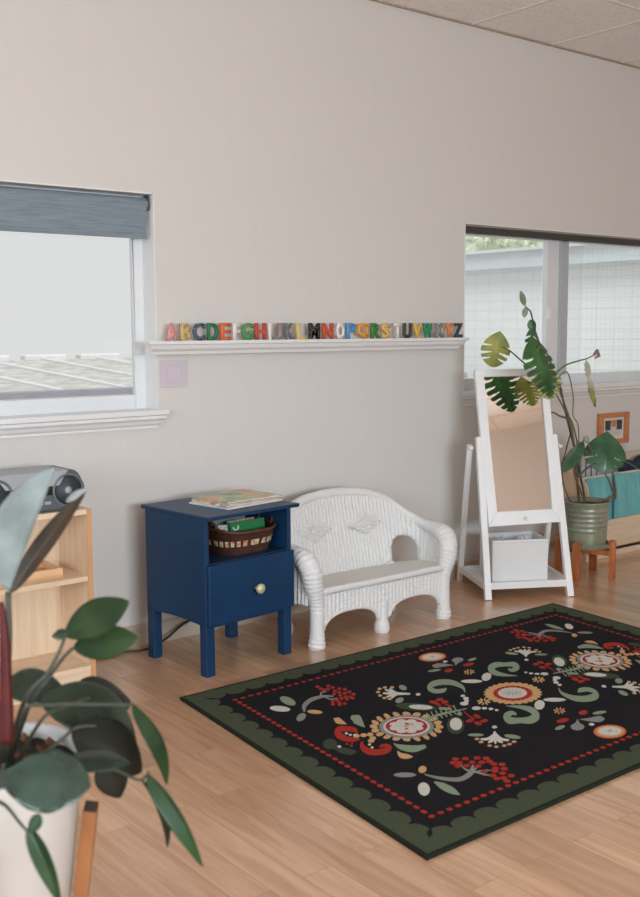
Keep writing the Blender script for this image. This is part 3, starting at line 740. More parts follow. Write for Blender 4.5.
def zlow(x):
    for c0_, c1_ in ((LC-.362, LC-.036), (LC+.036, LC+.362)):
        if c0_ <= x <= c1_:
            m_, w = (c0_+c1_)/2, (c1_-c0_)/2; return .075+.072*max(0, 1-abs((x-m_)/w)**2.6)**.55
    return .075
b = B(); n = 300; cols = []
for i in range(n+1):
    x = LC-.38+.76*i/n; z0 = zlow(x); col = []
    for j in range(13):
        z = z0+(.245-z0)*j/12; col.append(b.bm.verts.new((x, 3.560-.010*abs(sin(i*pi/9))**.7-.0012*sin(j*pi/1.0+int(i/5) % 2*pi/2), z)))
    cols.append(col)
for i in range(n):
    for j in range(12): b.face([cols[i][j], cols[i+1][j], cols[i+1][j+1], cols[i][j+1]])
b.build('front_skirt', M_wick, t, solid=.012)
b = B(); b.tube([(LC-.362+.724*k/120, 3.554, zlow(LC-.362+.724*k/120)) for k in range(121)], .010, 8); b.build('skirt_binding', M_wick, t, smooth=True)

# ================================================================== white swivel mirror stand
MO = at(488, 600, 2, 0); MA = radians(-29.6); MX = V((cos(MA), sin(MA), 0)); MY = V((-sin(MA), cos(MA), 0)); TILT = .21
def mpt(s, bk, z): return MO+MX*s+MY*bk+V((0, 0, z))
def mpl(x, y, off=0):                   # photo point on the leaning mirror plane -> (s, height)
    R = ray(x, y); c = CAM
    tt = ((MO-c).dot(MY)+off+TILT*c.z)/(R.dot(MY)-TILT*R.z); p = c+R*tt; return ((p-MO).dot(MX), p.z)
t = thing('mirror_stand', 'white wooden A-frame standing mirror with a star and a low storage shelf', 'mirror', tuple(mpt(.22, .2, 0)))
M_ms = mat('white_satin_paint', (232, 233, 234), .4, var=.012)
lw = .036
def lp(s, z, off=0): return mpt(s, TILT*z+off, z)
B().bar(lp(.000, 0), lp(-.004, .835), lw, .03, MX).build('front_leg', M_ms, t, bevel=.003)
B().bar(lp(.450, 0), lp(.408, .84), lw, .03, MX).build('front_leg', M_ms, t, bevel=.003)
for s0, s1 in ((-.022, -.040), (.468, .446)):
    B().bar(mpt(s0, .44, 0), mpt(s1, .215, .79), .028, .028, MX).build('rear_leg', M_ms, t, bevel=.003)
def tube_between(a, b_, r): return B().tube([a, b_], r, 12)
for s in (-.052, .444): tube_between(mpt(s, .19, .775), mpt(s+.02, .19, .775), .010).build('pivot_knob', M_ms, t, smooth=False)
# base tray
zt0, zt1 = .052, .088
for a, c, nm in ((lp(.016, .07), lp(.436, .07), 'front_rail'), (mpt(0, .42, .07), mpt(.45, .42, .07), 'rear_rail'), (lp(-.012, .07), mpt(-.018, .425, .07), 'side_rail'), (lp(.450, .07), mpt(.458, .425, .07), 'side_rail')):
    B().bar(a, c, .018, .036, MY if 'side' not in nm else MX).build(nm, M_ms, t, bevel=.002)
b = B(); b.prism([mpt(.0, .02, .058), mpt(.448, .02, .058), mpt(.448, .42, .058), mpt(.0, .42, .058)], (0, 0, .012)); b.build('base_shelf', M_ms, t)
# mirror panel: outer and glass outlines
O4 = [mpl(474, 370), mpl(546, 368.5), mpl(560.5, 522), mpl(488, 527)]
G4 = [mpl(483.3, 377), mpl(539.5, 376), mpl(551.5, 509), mpl(496.5, 512)]
NF = V(MX).cross(MY*TILT+V((0, 0, 1))).normalized()
if NF.dot(MY) > 0: NF = -NF            # towards the viewer
def mp3(q, off=0): return mpt(q[0], TILT*q[1], q[1])+NF*off
fr = B()
names = ['top_rail', 'side_stile', 'bottom_rail', 'side_stile']
mf = None
for i in range(4):
    j = (i+1) % 4
    q = B(); q.prism([mp3(O4[i], -.012), mp3(O4[j], -.012), mp3(G4[j], -.012), mp3(G4[i], -.012)], NF*.026)
    o = q.build('mirror_frame' if mf is None else names[i], M_ms, mf or t, bevel=.0025)
    if mf is None: mf = o
fr.bm.free()
mg, nt, bs = nodes('mirror_silver'); bs.inputs['Metallic'].default_value = 1; bs.inputs['Roughness'].default_value = .015; bs.inputs['Base Color'].default_value = (.88, .87, .85, 1)
q = B(); q.prism([mp3(p, -.011) for p in G4], NF*.013); q.build('mirror_glass', mg, t)
q = B(); q.prism([mp3(p, -.0165) for p in O4], NF*.0045); q.build('backing_board', mat('backing_board', (214, 208, 200), .7), t)
sx, sz = mpl(524.5, 518.5); pts = []
for k in range(10):
    r = .017 if k % 2 == 0 else .0075; a = pi/2+k*pi/5; pts.append(mp3((sx+r*cos(a), sz+r*sin(a)), .014))
B().prism(pts, NF*.003).build('star', mat('pewter_star', (176, 172, 164), .4, metal=.4), mf)

# storage bin on the base shelf
bo = mpt(.202, .19, .0705)
t = thing('storage_bin', 'white square fabric bin on the mirror stand base shelf, filled with cloths', 'bin', tuple(bo), MA)
BW, BD, BH = .305, .22, .225
M_bin = mat('white_canvas', (222, 222, 222), .75, var=.02, bump=.15, bscale=300)
b = B(); b.box(-BW/2, BW/2, -BD/2, BD/2, 0, .006); b.box(-BW/2, BW/2, -BD/2, -BD/2+.007, .006, BH); b.box(-BW/2, BW/2, BD/2-.007, BD/2, .006, BH); b.box(-BW/2, -BW/2+.007, -BD/2+.007, BD/2-.007, .006, BH); b.box(BW/2-.007, BW/2, -BD/2+.007, BD/2-.007, .006, BH)
b.build('bin_body', M_bin, t, local=True, bevel=.002)
b = B()
for z0, z1 in ((BH-.016, BH-.014),): 
    b.box(-BW/2-.001, BW/2+.001, -BD/2-.001, -BD/2+.0005, z0, z1); b.box(-BW/2-.001, -BW/2+.0005, -BD/2-.001, BD/2, z0, z1)
b.build('hem_seam', mat('hem_thread', (200, 200, 200), .8), t, local=True)
def cloth(name, label, s, bk, z, a, c_, h, seed, m_, cat):
    o = thing(name, label, cat, tuple(mpt(s, bk, z)), MA, 'cloths in the white bin'); b = B(); n, k = 26, 34; rings = []
    for j in range(n+1):
        ph = -pi/2+pi*j/n; ring = []
        for i in range(k):
            th = 2*pi*i/k; p = V((cos(ph)*cos(th), cos(ph)*sin(th), sin(ph)))
            d = 1+.30*noise.noise(p*2.2+V((seed, 0, 0)))+.14*noise.noise(p*6+V((0, seed, 0)))
            ring.append(b.bm.verts.new((p.x*a*d, p.y*c_*d, (p.z+1)*h/2*(1+.25*noise.noise(p*3+V((seed, seed, 1)))))))
        rings.append(ring)
    for j in range(n):
        for i in range(k): b.face([rings[j][i], rings[j][(i+1) % k], rings[j+1][(i+1) % k], rings[j+1][i]])
    b.build('crumpled_cloth', m_, o, local=True, smooth=True)
    return o
cloth('folded_cloth', 'crumpled white cloth filling the right of the white bin', .266, .19, .085, .058, .075, .205, 2, mat('white_cloth', (220, 222, 226), .85, var=.05, scale=30), 'cloth')
cloth('folded_cloth', 'crumpled pale grey cloth filling the left of the white bin', .132, .19, .085, .056, .075, .20, 9, mat('grey_cloth', (188, 192, 198), .85, var=.12, scale=24), 'cloth')

# ================================================================== leaf builder
def leaf(b, base, tip, nrm, width, droop=.08, fold=.12, notches=None, nv=22, nu=5, shape=.85, back=0., mi=0, curl=0., ripple=0.):
    base, tip = V(base), V(tip); A = tip-base; Ln = A.length; n = V(nrm); n = (n-A*(n.dot(A)/A.dot(A))).normalized(); sd = A.normalized().cross(n)
    b.mi = mi
    def P(t, u, sg):
        w = width/2*(max(0., sin(pi*min(1, max(0, t))**shape)))**.75
        sh = back*(u**1.2)*(1-t)*Ln*-1+ (.62*u*w if notches else .03*u*t*(1-t)*Ln)
        m_ = base+A*t+n*(droop*Ln*4*t*(1-t))
        return m_+sd*(sg*u*w)+A.normalized()*sh+n*(-fold*u*w-curl*u*u*w+ripple*width*sin(t*26)*u*u)
    for sg in (-1, 1):
        g = [[b.bm.verts.new(P(j/nv, i/nu, sg)) for i in range(nu+1)] for j in range(nv+1)]
        for j in range(nv):
            tm = (j+.5)/nv
            for i in range(nu):
                um = (i+.5)/nu; skip = False
                if notches:
                    for tk, wk, u0 in notches:
                        if abs(tm-tk) < wk*(um-u0+.35) and um > u0: skip = True
                if skip: continue
                q = [g[j][i], g[j][i+1], g[j+1][i+1], g[j+1][i]]
                b.face(q if sg > 0 else q[::-1])
    return b
def leaf_mat(name, rgb, vein, rough=.35, var=.15, trans=0.0, spec=.5):
    if name in MATS: return MATS[name]
    m, nt, b = nodes(name); N = nt.nodes; Lk = nt.links
    tc = N.new('ShaderNodeTexCoord'); nz = N.new('ShaderNodeTexNoise'); nz.inputs['Scale'].default_value = 14; nz.inputs['Detail'].default_value = 4
    Lk.new(tc.outputs['Object'], nz.inputs['Vector'])
    rp = N.new('ShaderNodeValToRGB'); rp.color_ramp.elements[0].position = .3; rp.color_ramp.elements[1].position = .75
    c = lin(rgb); rp.color_ramp.elements[0].color = tuple(v*(1-var) for v in c[:3])+(1,); rp.color_ramp.elements[1].color = lin(vein)
    Lk.new(nz.outputs['Fac'], rp.inputs[0]); Lk.new(rp.outputs[0], b.inputs['Base Color'])
    b.inputs['Roughness'].default_value = rough; b.inputs['Specular IOR Level'].default_value = spec
    if trans:
        tl = N.new('ShaderNodeBsdfTranslucent'); hs = N.new('ShaderNodeHueSaturation'); hs.inputs['Value'].default_value = 1.9; Lk.new(rp.outputs[0], hs.inputs['Color']); Lk.new(hs.outputs[0], tl.inputs['Color'])
        ms = N.new('ShaderNodeMixShader'); ms.inputs[0].default_value = trans; Lk.new(b.outputs[0], ms.inputs[1]); Lk.new(tl.outputs[0], ms.inputs[2]); Lk.new(ms.outputs[0], N['Material Output'].inputs[0])
    MATS[name] = m; return m
MON = [(.16, .030, .42), (.30, .032, .38), (.44, .032, .36), (.58, .030, .38), (.72, .028, .42), (.85, .02, .5)]
M_mon = leaf_mat('monstera_green', (58, 100, 58), (92, 138, 84), .25, trans=.45)
M_mond = leaf_mat('monstera_deep_green', (42, 82, 54), (72, 112, 80), .25)
M_mony = leaf_mat('monstera_yellow_green', (150, 160, 84), (186, 182, 112), .4, trans=.45)
M_monw = leaf_mat('withered_leaf', (176, 178, 150), (206, 204, 186), .6)
M_stem = mat('brown_vine', (112, 92, 68), .6, var=.25, scale=40)
M_stemg = mat('green_vine', (96, 116, 74), .5, var=.2, scale=30)

# ================================================================== monstera on its little stand
PC = V((4.868, 3.662, 0)); PZ = .168
t = thing('plant_stand', 'low orange-brown wooden four-legged stand under the sage green pot', 'plant stand', tuple(PC))
M_st = wood('orange_stand_wood', (150, 82, 42), (194, 118, 68), .4, axis='z')
legs = [(573.5, 583, .215), (613, 580, .22), (553, 566, .215), (590, 569.5, .165)]
ctr = PC
feet = []
for k in range(4):
    a = radians(200+90*k); feet.append((a, PC+V((cos(a)*.172, sin(a)*.172, 0))))
for a, p in feet:
    b = B(); u = V((cos(a), sin(a), 0)); s = V((-sin(a), cos(a), 0)); w = .021
    pts = [p-s*w+V((0, 0, 0)), p+s*w, p+s*w+V((0, 0, .205))] + [p+s*w*cos(th)+V((0, 0, .205+.018*sin(th))) for th in (.5, 1.05, 1.57, 2.1, 2.64)] + [p-s*w+V((0, 0, .205))]
    b.prism(pts, -u*.03); b.build('leg', M_st, t, bevel=.003)
b = B()
b.bar(feet[0][1]+V((0,0,.145))-V((cos(feet[0][0]), sin(feet[0][0]), 0))*.028, feet[2][1]+V((0,0,.145))-V((cos(feet[2][0]), sin(feet[2][0]), 0))*.028, .03, .034, (0,0,1)); b.build('cross_bar', M_st, t, bevel=.002)
b = B(); b.bar(feet[1][1]+V((0,0,.146))-V((cos(feet[1][0]), sin(feet[1][0]), 0))*.028, feet[3][1]+V((0,0,.146))-V((cos(feet[3][0]), sin(feet[3][0]), 0))*.028, .03, .034, (0,0,1)); b.build('cross_bar', M_st, t, bevel=.002)

t = thing('monstera_plant', 'leggy staked monstera with split leaves in a ribbed sage green pot', 'potted plant', (PC.x, PC.y, PZ)); mo = t
M_pot = mat('sage_glaze', (132, 136, 116), .3, var=.14, scale=18, coat=.3)
prof = [(.0001, 0), (.122, 0), (.130, .010), (.137, .030), (.133, .032), (.122, .018), (.0001, .014)]
B().lathe(prof, (PC.x, PC.y, PZ), 56).build('saucer', M_pot, t, smooth=False, bevel=.0015)
pf = []
for k in range(41):
    u = k/40; r = .114+.014*u+.0020*sin(u*2*pi*9)*(1 if .25 < u < .92 else 0)
    if u > .93: r += .005
    pf.append((r, .017+u*.25))
pf = [(.0001, .017)]+pf+[(.127, .268), (.123, .262), (.119, .235), (.0001, .235)]
B().lathe(pf, (PC.x, PC.y, PZ), 64).build('pot', M_pot, t, smooth=True)
b = B(); n = 28
for j in range(5):
    pass
b.lathe([(.119, .236), (.09, .245), (.06, .242), (.0001, .247)], (PC.x, PC.y, PZ), 32); b.build('soil', mat('dark_soil', (62, 48, 38), .95, var=.4, scale=60, bump=1, bscale=90), t, smooth=True)
SY = PC.y
def mp_(x, y, dy=0): return at(x, y, 1, SY+dy)
def stemtube(pts, r0, r1, name, m_, par=None, n=8):
    q = spline(pts, 6); k = len(q); return B().tube(q, [r0+(r1-r0)*i/(k-1) for i in range(k)], n).build(name, m_, par or mo, smooth=True)
zs = PZ+.24
stemtube([(PC.x-.0, PC.y+.02, zs-.02), mp_(585, 500, .01), mp_(575, 452), mp_(567, 418), mp_(559.6, 383)], .0055, .0055, 'stake', mat('dark_green_stake', (34, 74, 66), .4))
stemtube([(PC.x-.05, PC.y, zs-.02), mp_(578, 490, -.02), mp_(575, 455, -.03), mp_(571, 425, -.02), mp_(563, 400), mp_(556, 380, -.02)], .009, .0045, 'main_stem', M_stem)
stemtube([(PC.x-.02, PC.y-.03, zs-.02), mp_(581, 492, -.05), mp_(574, 470, -.05), mp_(579, 455, -.04), mp_(573, 425, -.03), mp_(566, 412)], .0065, .004, 'stem', M_stem)
stemtube([mp_(567, 418, -.02), mp_(560, 416, -.03), mp_(553, 412.5, -.03), mp_(546, 413.5, -.03)], .007, .004, 'stem', M_stem)
stemtube([mp_(556, 380, -.02), mp_(567, 372, -.02), mp_(573, 395), mp_(573, 415), mp_(578, 425), mp_(579, 445)], .0035, .003, 'aerial_root', M_stem)
stemtube([mp_(556, 394), mp_(562, 405), mp_(570, 422)], .004, .004, 'aerial_root', M_stem)
stemtube([mp_(571, 432, .02), mp_(566, 450, .02), mp_(562, 470, .02), mp_(566, 492, .02), (PC.x-.06, PC.y+.03, zs-.015)], .004, .003, 'aerial_root', M_stem)
# right arching bare stem and its withered hanging leaf
stemtube([mp_(557, 372, -.02), mp_(566, 365, -.03), mp_(578, 361, -.05), mp_(587, 358.5, -.06), mp_(596, 354, -.06)], .0055, .003, 'stem', M_stemg)
b = B(); b.tube([tuple(p) for p in (mp_(594, 355, -.06), mp_(597, 351, -.06), mp_(599, 356, -.06), mp_(595, 358, -.06))], [.008, .012, .010, .005], 8); b.build('bud', mat('mauve_bud', (150, 124, 118), .6, var=.2), mo, smooth=True)
b = B(); leaf(b, mp_(586, 360, -.06), mp_(589, 381, -.06), (-.5, -.8, .1), .034, .1, .4, ripple=.14); leaf(b, mp_(589, 377, -.06), mp_(595, 407, -.05), (-.6, -.7, .1), .036, .04, .6, ripple=.14); b.build('leaf', M_monw, mo, solid=.001, smooth=True)
b = B(); leaf(b, mp_(591, 388, -.07), mp_(594, 404, -.06), (-.6, -.7, .1), .03, .05, .3); b.build('leaf', leaf_mat('yellowing_leaf', (150, 156, 78), (176, 168, 96), .5), mo, solid=.001, smooth=True)
B().tube([mp_(594.5, 399, -.06), mp_(595.2, 407, -.06)], [.008, .004], 8).build('dry_tip', mat('dry_brown', (112, 78, 54), .7), mo, smooth=True)
# left group: hanging split leaf in front of the mirror, pale leaf behind its top edge, bare shoot
HB = V((4.24, 3.50, 1.275)); HTp = V((4.235, 3.455, 1.07))
def frontpt(x, y, d):                   # a point d metres in front of the mirror plane on a photo ray
    R = ray(x, y); o_ = MO; q = ((o_-CAM).dot(NF)+d)/R.dot(NF); return CAM+R*q
bs_, tp_ = frontpt(537, 352, .31), frontpt(551, 397, .29)
stemtube([mp_(556, 382, -.02), mp_(553, 372, -.08), tuple(frontpt(549, 358, .20)), tuple(frontpt(541, 347, .30)), tuple(bs_)], .006, .005, 'petiole', M_stemg)
b = B(); leaf(b, bs_+(bs_-tp_)*.08, tp_, (-.12, -.95, .2), .205, .10, .35, MON, 84, 12, .55, .25); b.build('leaf', M_mon, mo, solid=.0012, smooth=True)
b = B(); b.tube(spline([bs_+(bs_-tp_)*.10, bs_+(tp_-bs_)*.45+V((-.12,-.95,.2))*.024, tp_], 8), [.0035]*16+[.0015], 6); b.build('midrib', M_stemg, mo, smooth=True)
# smaller leaf hidden behind it, seen only in the mirror
b2, t2 = frontpt(545, 378, .16), frontpt(551, 399, .13)
stemtube([mp_(556, 384, -.02), tuple(frontpt(550, 372, .18)), tuple(b2)], .005, .004, 'petiole', M_stemg)
b = B(); leaf(b, b2+V((0,0,.03)), t2, (.55, .80, .1), .15, .10, .3, MON, 84, 12, .55, .25); b.build('leaf', M_mony, mo, solid=.0012, smooth=True)
p0, p1 = mp_(498, 345, .08), mp_(492, 367, .10)
stemtube([mp_(556, 384, -.01), mp_(538, 374, .05), mp_(524, 363, .08), mp_(510, 351, .08), tuple(p0)], .005, .004, 'petiole', M_stemg)
b = B(); leaf(b, p0+V((0,0,.03)), p1, (-.6, -.75, .3), .155, .06, .25, [(.2,.03,.35),(.42,.05,.28),(.62,.04,.32)], 84, 12, .6, .30); b.build('leaf', M_mony, mo, solid=.0012, smooth=True)
stemtube([mp_(548, 364, -.06), mp_(540, 345, -.05), mp_(535, 330, -.05), mp_(531, 313, -.05), mp_(529, 310, -.05)], .006, .004, 'stem', M_stem)
b = B(); leaf(b, mp_(532, 327, -.07), mp_(531, 351, -.10), (-.4, -.9, .1), .07, .05, .3, [(.35,.05,.2),(.6,.05,.25)], 50, 8); leaf(b, mp_(529.5, 320, -.07), mp_(535, 331, -.08), (-.5, -.9, .1), .05, .05, .3); b.build('leaf', M_mond, mo, solid=.001, smooth=True)
b = B(); leaf(b, mp_(525, 306, -.05), mp_(520.5, 290.5, -.05), (-.6, -.7, .1), .032, .05, .5); leaf(b, mp_(526, 307, -.05), mp_(524, 318, -.06), (-.6, -.7, .2), .03, .05, .5); b.build('leaf', leaf_mat('grey_green_leaf', (124, 140, 112), (160, 172, 148), .5), mo, solid=.001, smooth=True)
stemtube([mp_(529, 310, -.05), mp_(527, 308, -.05), mp_(525, 306, -.05)], .0045, .003, 'stem', M_stem)
# lower big leaves
L0, L1 = mp_(606.5, 447, -.14), mp_(604, 473, -.17)
stemtube([(PC.x+.08, PC.y-.02, zs-.01), mp_(610, 497, -.08), mp_(615.5, 498, -.10), mp_(614.5, 482, -.11), mp_(611, 466, -.12), tuple(L0)], .008, .005, 'petiole', M_stem)
stemtube([mp_(614, 497, -.09), mp_(609, 481, -.09), mp_(603, 470, -.09)], .006, .004, 'petiole', M_stem)
b = B(); leaf(b, L0+V((0,0,.035)), L1, (-.62, -.74, .25), .235, .08, .22, [(.40,.035,.42),(.62,.02,.6)], 84, 12, .55, .30); b.build('leaf', M_mond, mo, solid=.0012, smooth=True)
D0, D1 = mp_(583, 441, -.10), mp_(563.5, 472.5, -.14)
stemtube([mp_(577, 478, -.05), mp_(585, 470, -.08), mp_(596, 461, -.09), mp_(591, 450, -.10), mp_(586, 440, -.10), tuple(D0)], .006, .004, 'petiole', M_stem)
b = B(); leaf(b, D0, D1, (-.75, -.35, .55), .085, .06, .5, None, 24, 6, .9); b.build('leaf', M_mond, mo, solid=.0012, smooth=True)
b = B(); leaf(b, mp_(584, 442, -.10), mp_(589, 437, -.11), (-.3, -.9, .2), .05, .1, .3); b.build('leaf', leaf_mat('grey_green_leaf', (124, 140, 112), (160, 172, 148), .5), mo, solid=.001, smooth=True)
stemtube([mp_(598, 468, -.08), mp_(612, 463, -.05), mp_(626, 462, -.02), mp_(640, 470, .0)], .004, .003, 'stem', M_stemg)

# ================================================================== picture frame on the wall under the right window
PX0, PX1, PZ0, PZ1 = 5.523, 5.842, .665, .866
t = thing('framed_picture', 'small orange wooden picture frame with a dark print on the wall under the right window', 'picture', ((PX0+PX1)/2, WY, PZ0))
M_pf = wood('orange_frame_wood', (176, 104, 58), (208, 136, 84), .4, axis='x')
fw = .05
pieces = [((PX0, PZ0), (PX1, PZ0), (PX1-fw, PZ0+fw*.62), (PX0+fw, PZ0+fw*.62)), ((PX1, PZ0), (PX1, PZ1), (PX1-fw, PZ1-fw*.62), (PX1-fw, PZ0+fw*.62)), ((PX1, PZ1), (PX0, PZ1), (PX0+fw, PZ1-fw*.62), (PX1-fw, PZ1-fw*.62)), ((PX0, PZ1), (PX0, PZ0), (PX0+fw, PZ0+fw*.62), (PX0+fw, PZ1-fw*.62))]
for pc in pieces: B().prism([(x, WY-.001, z) for x, z in pc], (0, -.022, 0)).build('frame_rail', M_pf, t, bevel=.003)
B().box(PX0+fw*.9, PX1-fw*.9, WY-.012, WY-.001, PZ0+fw*.55, PZ1-fw*.55).build('mount', mat('white_mount', (216, 214, 208), .7, var=.02), t)
ix0, ix1, iz0, iz1 = PX0+fw+.022, PX1-fw-.02, PZ0+.055, PZ1-.048
b = B(); b.box(ix0, ix1, WY-.014, WY-.012, iz0, iz1); b.build('print', mat('print_grey', (200, 198, 194), .6, var=.08, scale=50), t)
mz = iz0+(iz1-iz0)*.36; w3 = (ix1-ix0)/3
b = B(); b.box(ix0, ix0+w3*.95, WY-.0148, WY-.014, mz, iz1); b.box(ix1-w3*.95, ix1, WY-.0148, WY-.014, mz, iz1); b.build('dark_figure', mat('print_dark', (56, 60, 66), .6, var=.3, scale=60), t)
b = B(); b.prism([(ix0+w3*.95, WY-.014, iz1), (ix1-w3*.95, WY-.014, iz1), (ix1-w3*1.15, WY-.014, mz+.02), (ix0+w3*1.15, WY-.014, mz+.02)], (0, -.001, 0)); b.build('ochre_figure', mat('print_ochre', (196, 130, 82), .6, var=.1), t)

# ================================================================== sling book rack
KX0, KX1, KYF, KYB = 5.155, 6.4, 3.87, 4.06
t = thing('sling_bookrack', 'light wooden sling book rack with teal fabric pockets under the right window', 'book rack', ((KX0+KX1)/2, 3.96, 0))
M_rk = wood('maple_ply', (214, 190, 164), (230, 210, 186), .45, axis='x')
M_rkz = wood('maple_ply_upright', (208, 178, 146), (226, 200, 170), .45, axis='z')
for xa in (KX0, KX1):
    pts = [(KYF, 0), (KYF, .40)]+[(KYF+.075-.075*cos(a), .40+.115*sin(a)) for a in (.3, .7, 1.1, 1.57)]+[(KYB-.05, .52), (KYB-.02, .60), (KYB, .62), (KYB, 0)]
    B().prism([(xa, y, z) for y, z in pts], (.018, 0, 0)).build('side_panel', M_rkz, t, bevel=.003)
xa, xb = KX0+.018, KX1
B().box(xa, xb, KYF+.002, KYF+.02, .062, .232).build('front_board', M_rk, t, bevel=.002)
B().box(xa, xb, KYF+.004, KYF+.02, .0, .036).build('plinth_board', M_rk, t, bevel=.002)
B().box(xa, xb, KYF+.02, KYB-.01, .050, .062).build('bottom_panel', M_rk, t)
B().box(xa, xb, KYB-.022, KYB-.008, .062, .604).build('back_panel', M_rk, t, bevel=.002)
B().box(xa, xb, KYF+.05, KYF+.066, .036, .050).build('slot_shade_strip', mat('slot_shade', (48, 38, 32), .8), t)  # dark strip across the open gap, standing in for its shade
M_teal = mat('teal_canvas', (112, 182, 184), .8, var=.12, scale=12, stretch=(3, 3, .6), bump=.2, bscale=200)
B().tube([(xa, KYF+.05, .502), (xb, KYF+.05, .502)], .009, 10).build('dowel', M_rk, t, smooth=True)
b = B(); cols = []; nx, nz_ = 90, 12
for i in range(nx+1):
    x = xa+.012+(xb-xa-.02)*i/nx; col = []
    for j in range(nz_+1):
        u = j/nz_; z = .20+(.508-.20)*u
        sag = .03*sin(pi*u)*(.6+.4*sin(x*9)); y = KYF+.026+.014*u-.010*sin(pi*u)+.009*sin(x*38+u*3)*sin(pi*min(1, u+.1))+.004*sin(x*71)
        col.append(b.bm.verts.new((x, y, z-(.006*abs(sin(x*8)) if j == nz_ else 0))))
    cols.append(col)
for i in range(nx):
    for j in range(nz_): b.face([cols[i][j], cols[i+1][j], cols[i+1][j+1], cols[i][j+1]])
b.build('sling_pocket', M_teal, t, solid=.003, smooth=True)
for x in (5.43, 5.72): 
    B().box(x, x+.012, KYF+.012, KYF+.02, .23, .50).build('seam_strap', mat('blue_teal_strap', (40, 112, 138), .7), t)
# books and a navy soft toy tucked behind the sling
bx = [(5.24, .20, .66, (190, 192, 196), 'pale grey picture book standing at the left end of the sling rack'), (5.46, .19, .63, (206, 204, 200), 'white picture book with a navy stripe beside the grey one in the sling rack')]
for i, (x, w, h, c, lab) in enumerate(bx):
    o = thing('picture_book', lab, 'book', (x+w/2, 3.985, .0625), 0, 'books in the sling rack'); hz = h-.0625-.05
    q = B().box(-w/2, w/2, -.006, .006, 0, hz).build('cover', mat('rack_book_'+str(i), c, .5, var=.04), o, local=True, bevel=.001)
    for k in range(3): B().box(-w/2+.03+k*.055, -w/2+.042+k*.055, -.0068, -.006, .02, hz-.02).build('printed_stripe', mat('navy_print', (52, 66, 92), .6), o, local=True)
o = thing('fabric_bundle', 'dark navy fabric bundle lying along the top of the teal sling rack', 'bundle', (5.72, 3.96, .50))
b = B(); pts = spline([(5.60, 3.962, .525, .024), (5.64, 3.962, .535, .040), (5.69, 3.962, .530, .042), (5.73, 3.962, .515, .030), (5.77, 3.962, .528, .030), (5.83, 3.962, .548, .045), (5.90, 3.962, .545, .042), (5.96, 3.962, .53, .02)], 5)
b.tube([p[:3] for p in pts], [p[3] for p in pts], 16); b.build('bundled_fabric', mat('navy_plush', (38, 46, 66), .95, var=.25, scale=40), o, smooth=True)
# ================================================================== patterned rug (pile thickness 11 mm, woven pattern in the same mesh)
RL, RF, RB = V((2.012, 3.373, 0)), V((1.877, 1.897, 0)), V((4.213, 3.360, 0)); RR = RB+RF-RL
RC = V((3.043, 2.617, 0)); RH = .011
def RUV(u, v):                          # metres along the back edge / towards the viewer
    a, c = u/2.2, v/1.48; return RL*(1-a)*(1-c)+RB*a*(1-c)+RF*(1-a)*c+RR*a*c
rug = B(); rug.keep = True
RC_COL = [('rug_olive', (74, 82, 64)), ('rug_black', (32, 31, 35)), ('rug_red', (166, 54, 44)), ('rug_tan', (206, 166, 118)), ('rug_sage', (138, 156, 132)), ('rug_white', (206, 206, 200)), ('rug_grey', (142, 142, 138)), ('rug_darkgreen', (66, 76, 60)), ('rug_orange', (214, 104, 66)), ('rug_edge', (38, 44, 36))]
IDX = {n[4:]: i for i, (n, c) in enumerate(RC_COL)}
rmats = [mat(n, c, .95, var=.16, scale=170, bump=.7, bscale=420, spec=.1) for n, c in RC_COL]
c4 = [RUV(0, 0), RUV(0, 1.48), RUV(2.2, 1.48), RUV(2.2, 0)]
PN = 0
def flat(pts, col, layer):
    global PN
    PN += 1; rug.mi = IDX[col]; z = RH+.00035*layer+PN*2.5e-7
    pts = [p for i, p in enumerate(pts) if (V(p)-V(pts[i-1])).length > 1e-5]
    if len(pts) < 3: return
    pts = [V((p[0], p[1], z)) for p in pts]
    a = sum(pts[i].x*pts[(i+1) % len(pts)].y-pts[(i+1) % len(pts)].x*pts[i].y for i in range(len(pts)))
    if a < 0: pts = pts[::-1]
    f = rug.poly(pts)
# slab
rug.mi = IDX['edge']
bt = [rug.bm.verts.new((p.x, p.y, .0005)) for p in c4]; tp = [rug.bm.verts.new((p.x, p.y, RH)) for p in c4]
rug.mi = IDX['edge']
for i in range(4): j = (i+1) % 4; rug.face([bt[i], bt[j], tp[j], tp[i]])
rug.face(bt[::-1]); rug.face(tp)
flat([RUV(.012, .012), RUV(.012, 1.468), RUV(2.188, 1.468), RUV(2.188, .012)], 'olive', 1)
# black field with a scalloped outline
outl = []; ouv = []
I0 = .072; dep_ = .036
def run(p0, p1, n, inx, iny):
    for k in range(n):
        for q in range(10):
            f = (k+q/10)/n; h = dep_*sqrt(max(0, 1-((q/10-.5)*2)**2)) if q else 0
            u = p0[0]+(p1[0]-p0[0])*f+inx*h; v = p0[1]+(p1[1]-p0[1])*f+iny*h
            outl.append(RUV(u, v)); ouv.append((u, v))
run((I0, I0), (I0, 1.48-I0), 14, 1, 0); run((I0, 1.48-I0), (2.2-I0, 1.48-I0), 22, 0, -1); run((2.2-I0, 1.48-I0), (2.2-I0, I0), 14, -1, 0); run((2.2-I0, I0), (I0, I0), 22, 0, 1)
IN = I0+dep_+.012
def clampin(u, v): return RUV(min(max(u, IN), 2.2-IN), min(max(v, IN), 1.48-IN))
flat([RUV(IN, IN), RUV(IN, 1.48-IN), RUV(2.2-IN, 1.48-IN), RUV(2.2-IN, IN)], 'black', 2)
for i in range(len(outl)):
    j = (i+1) % len(outl); a_, b_ = outl[i], outl[j]
    flat([a_, b_, clampin(*ouv[j]), clampin(*ouv[i])], 'black', 2)
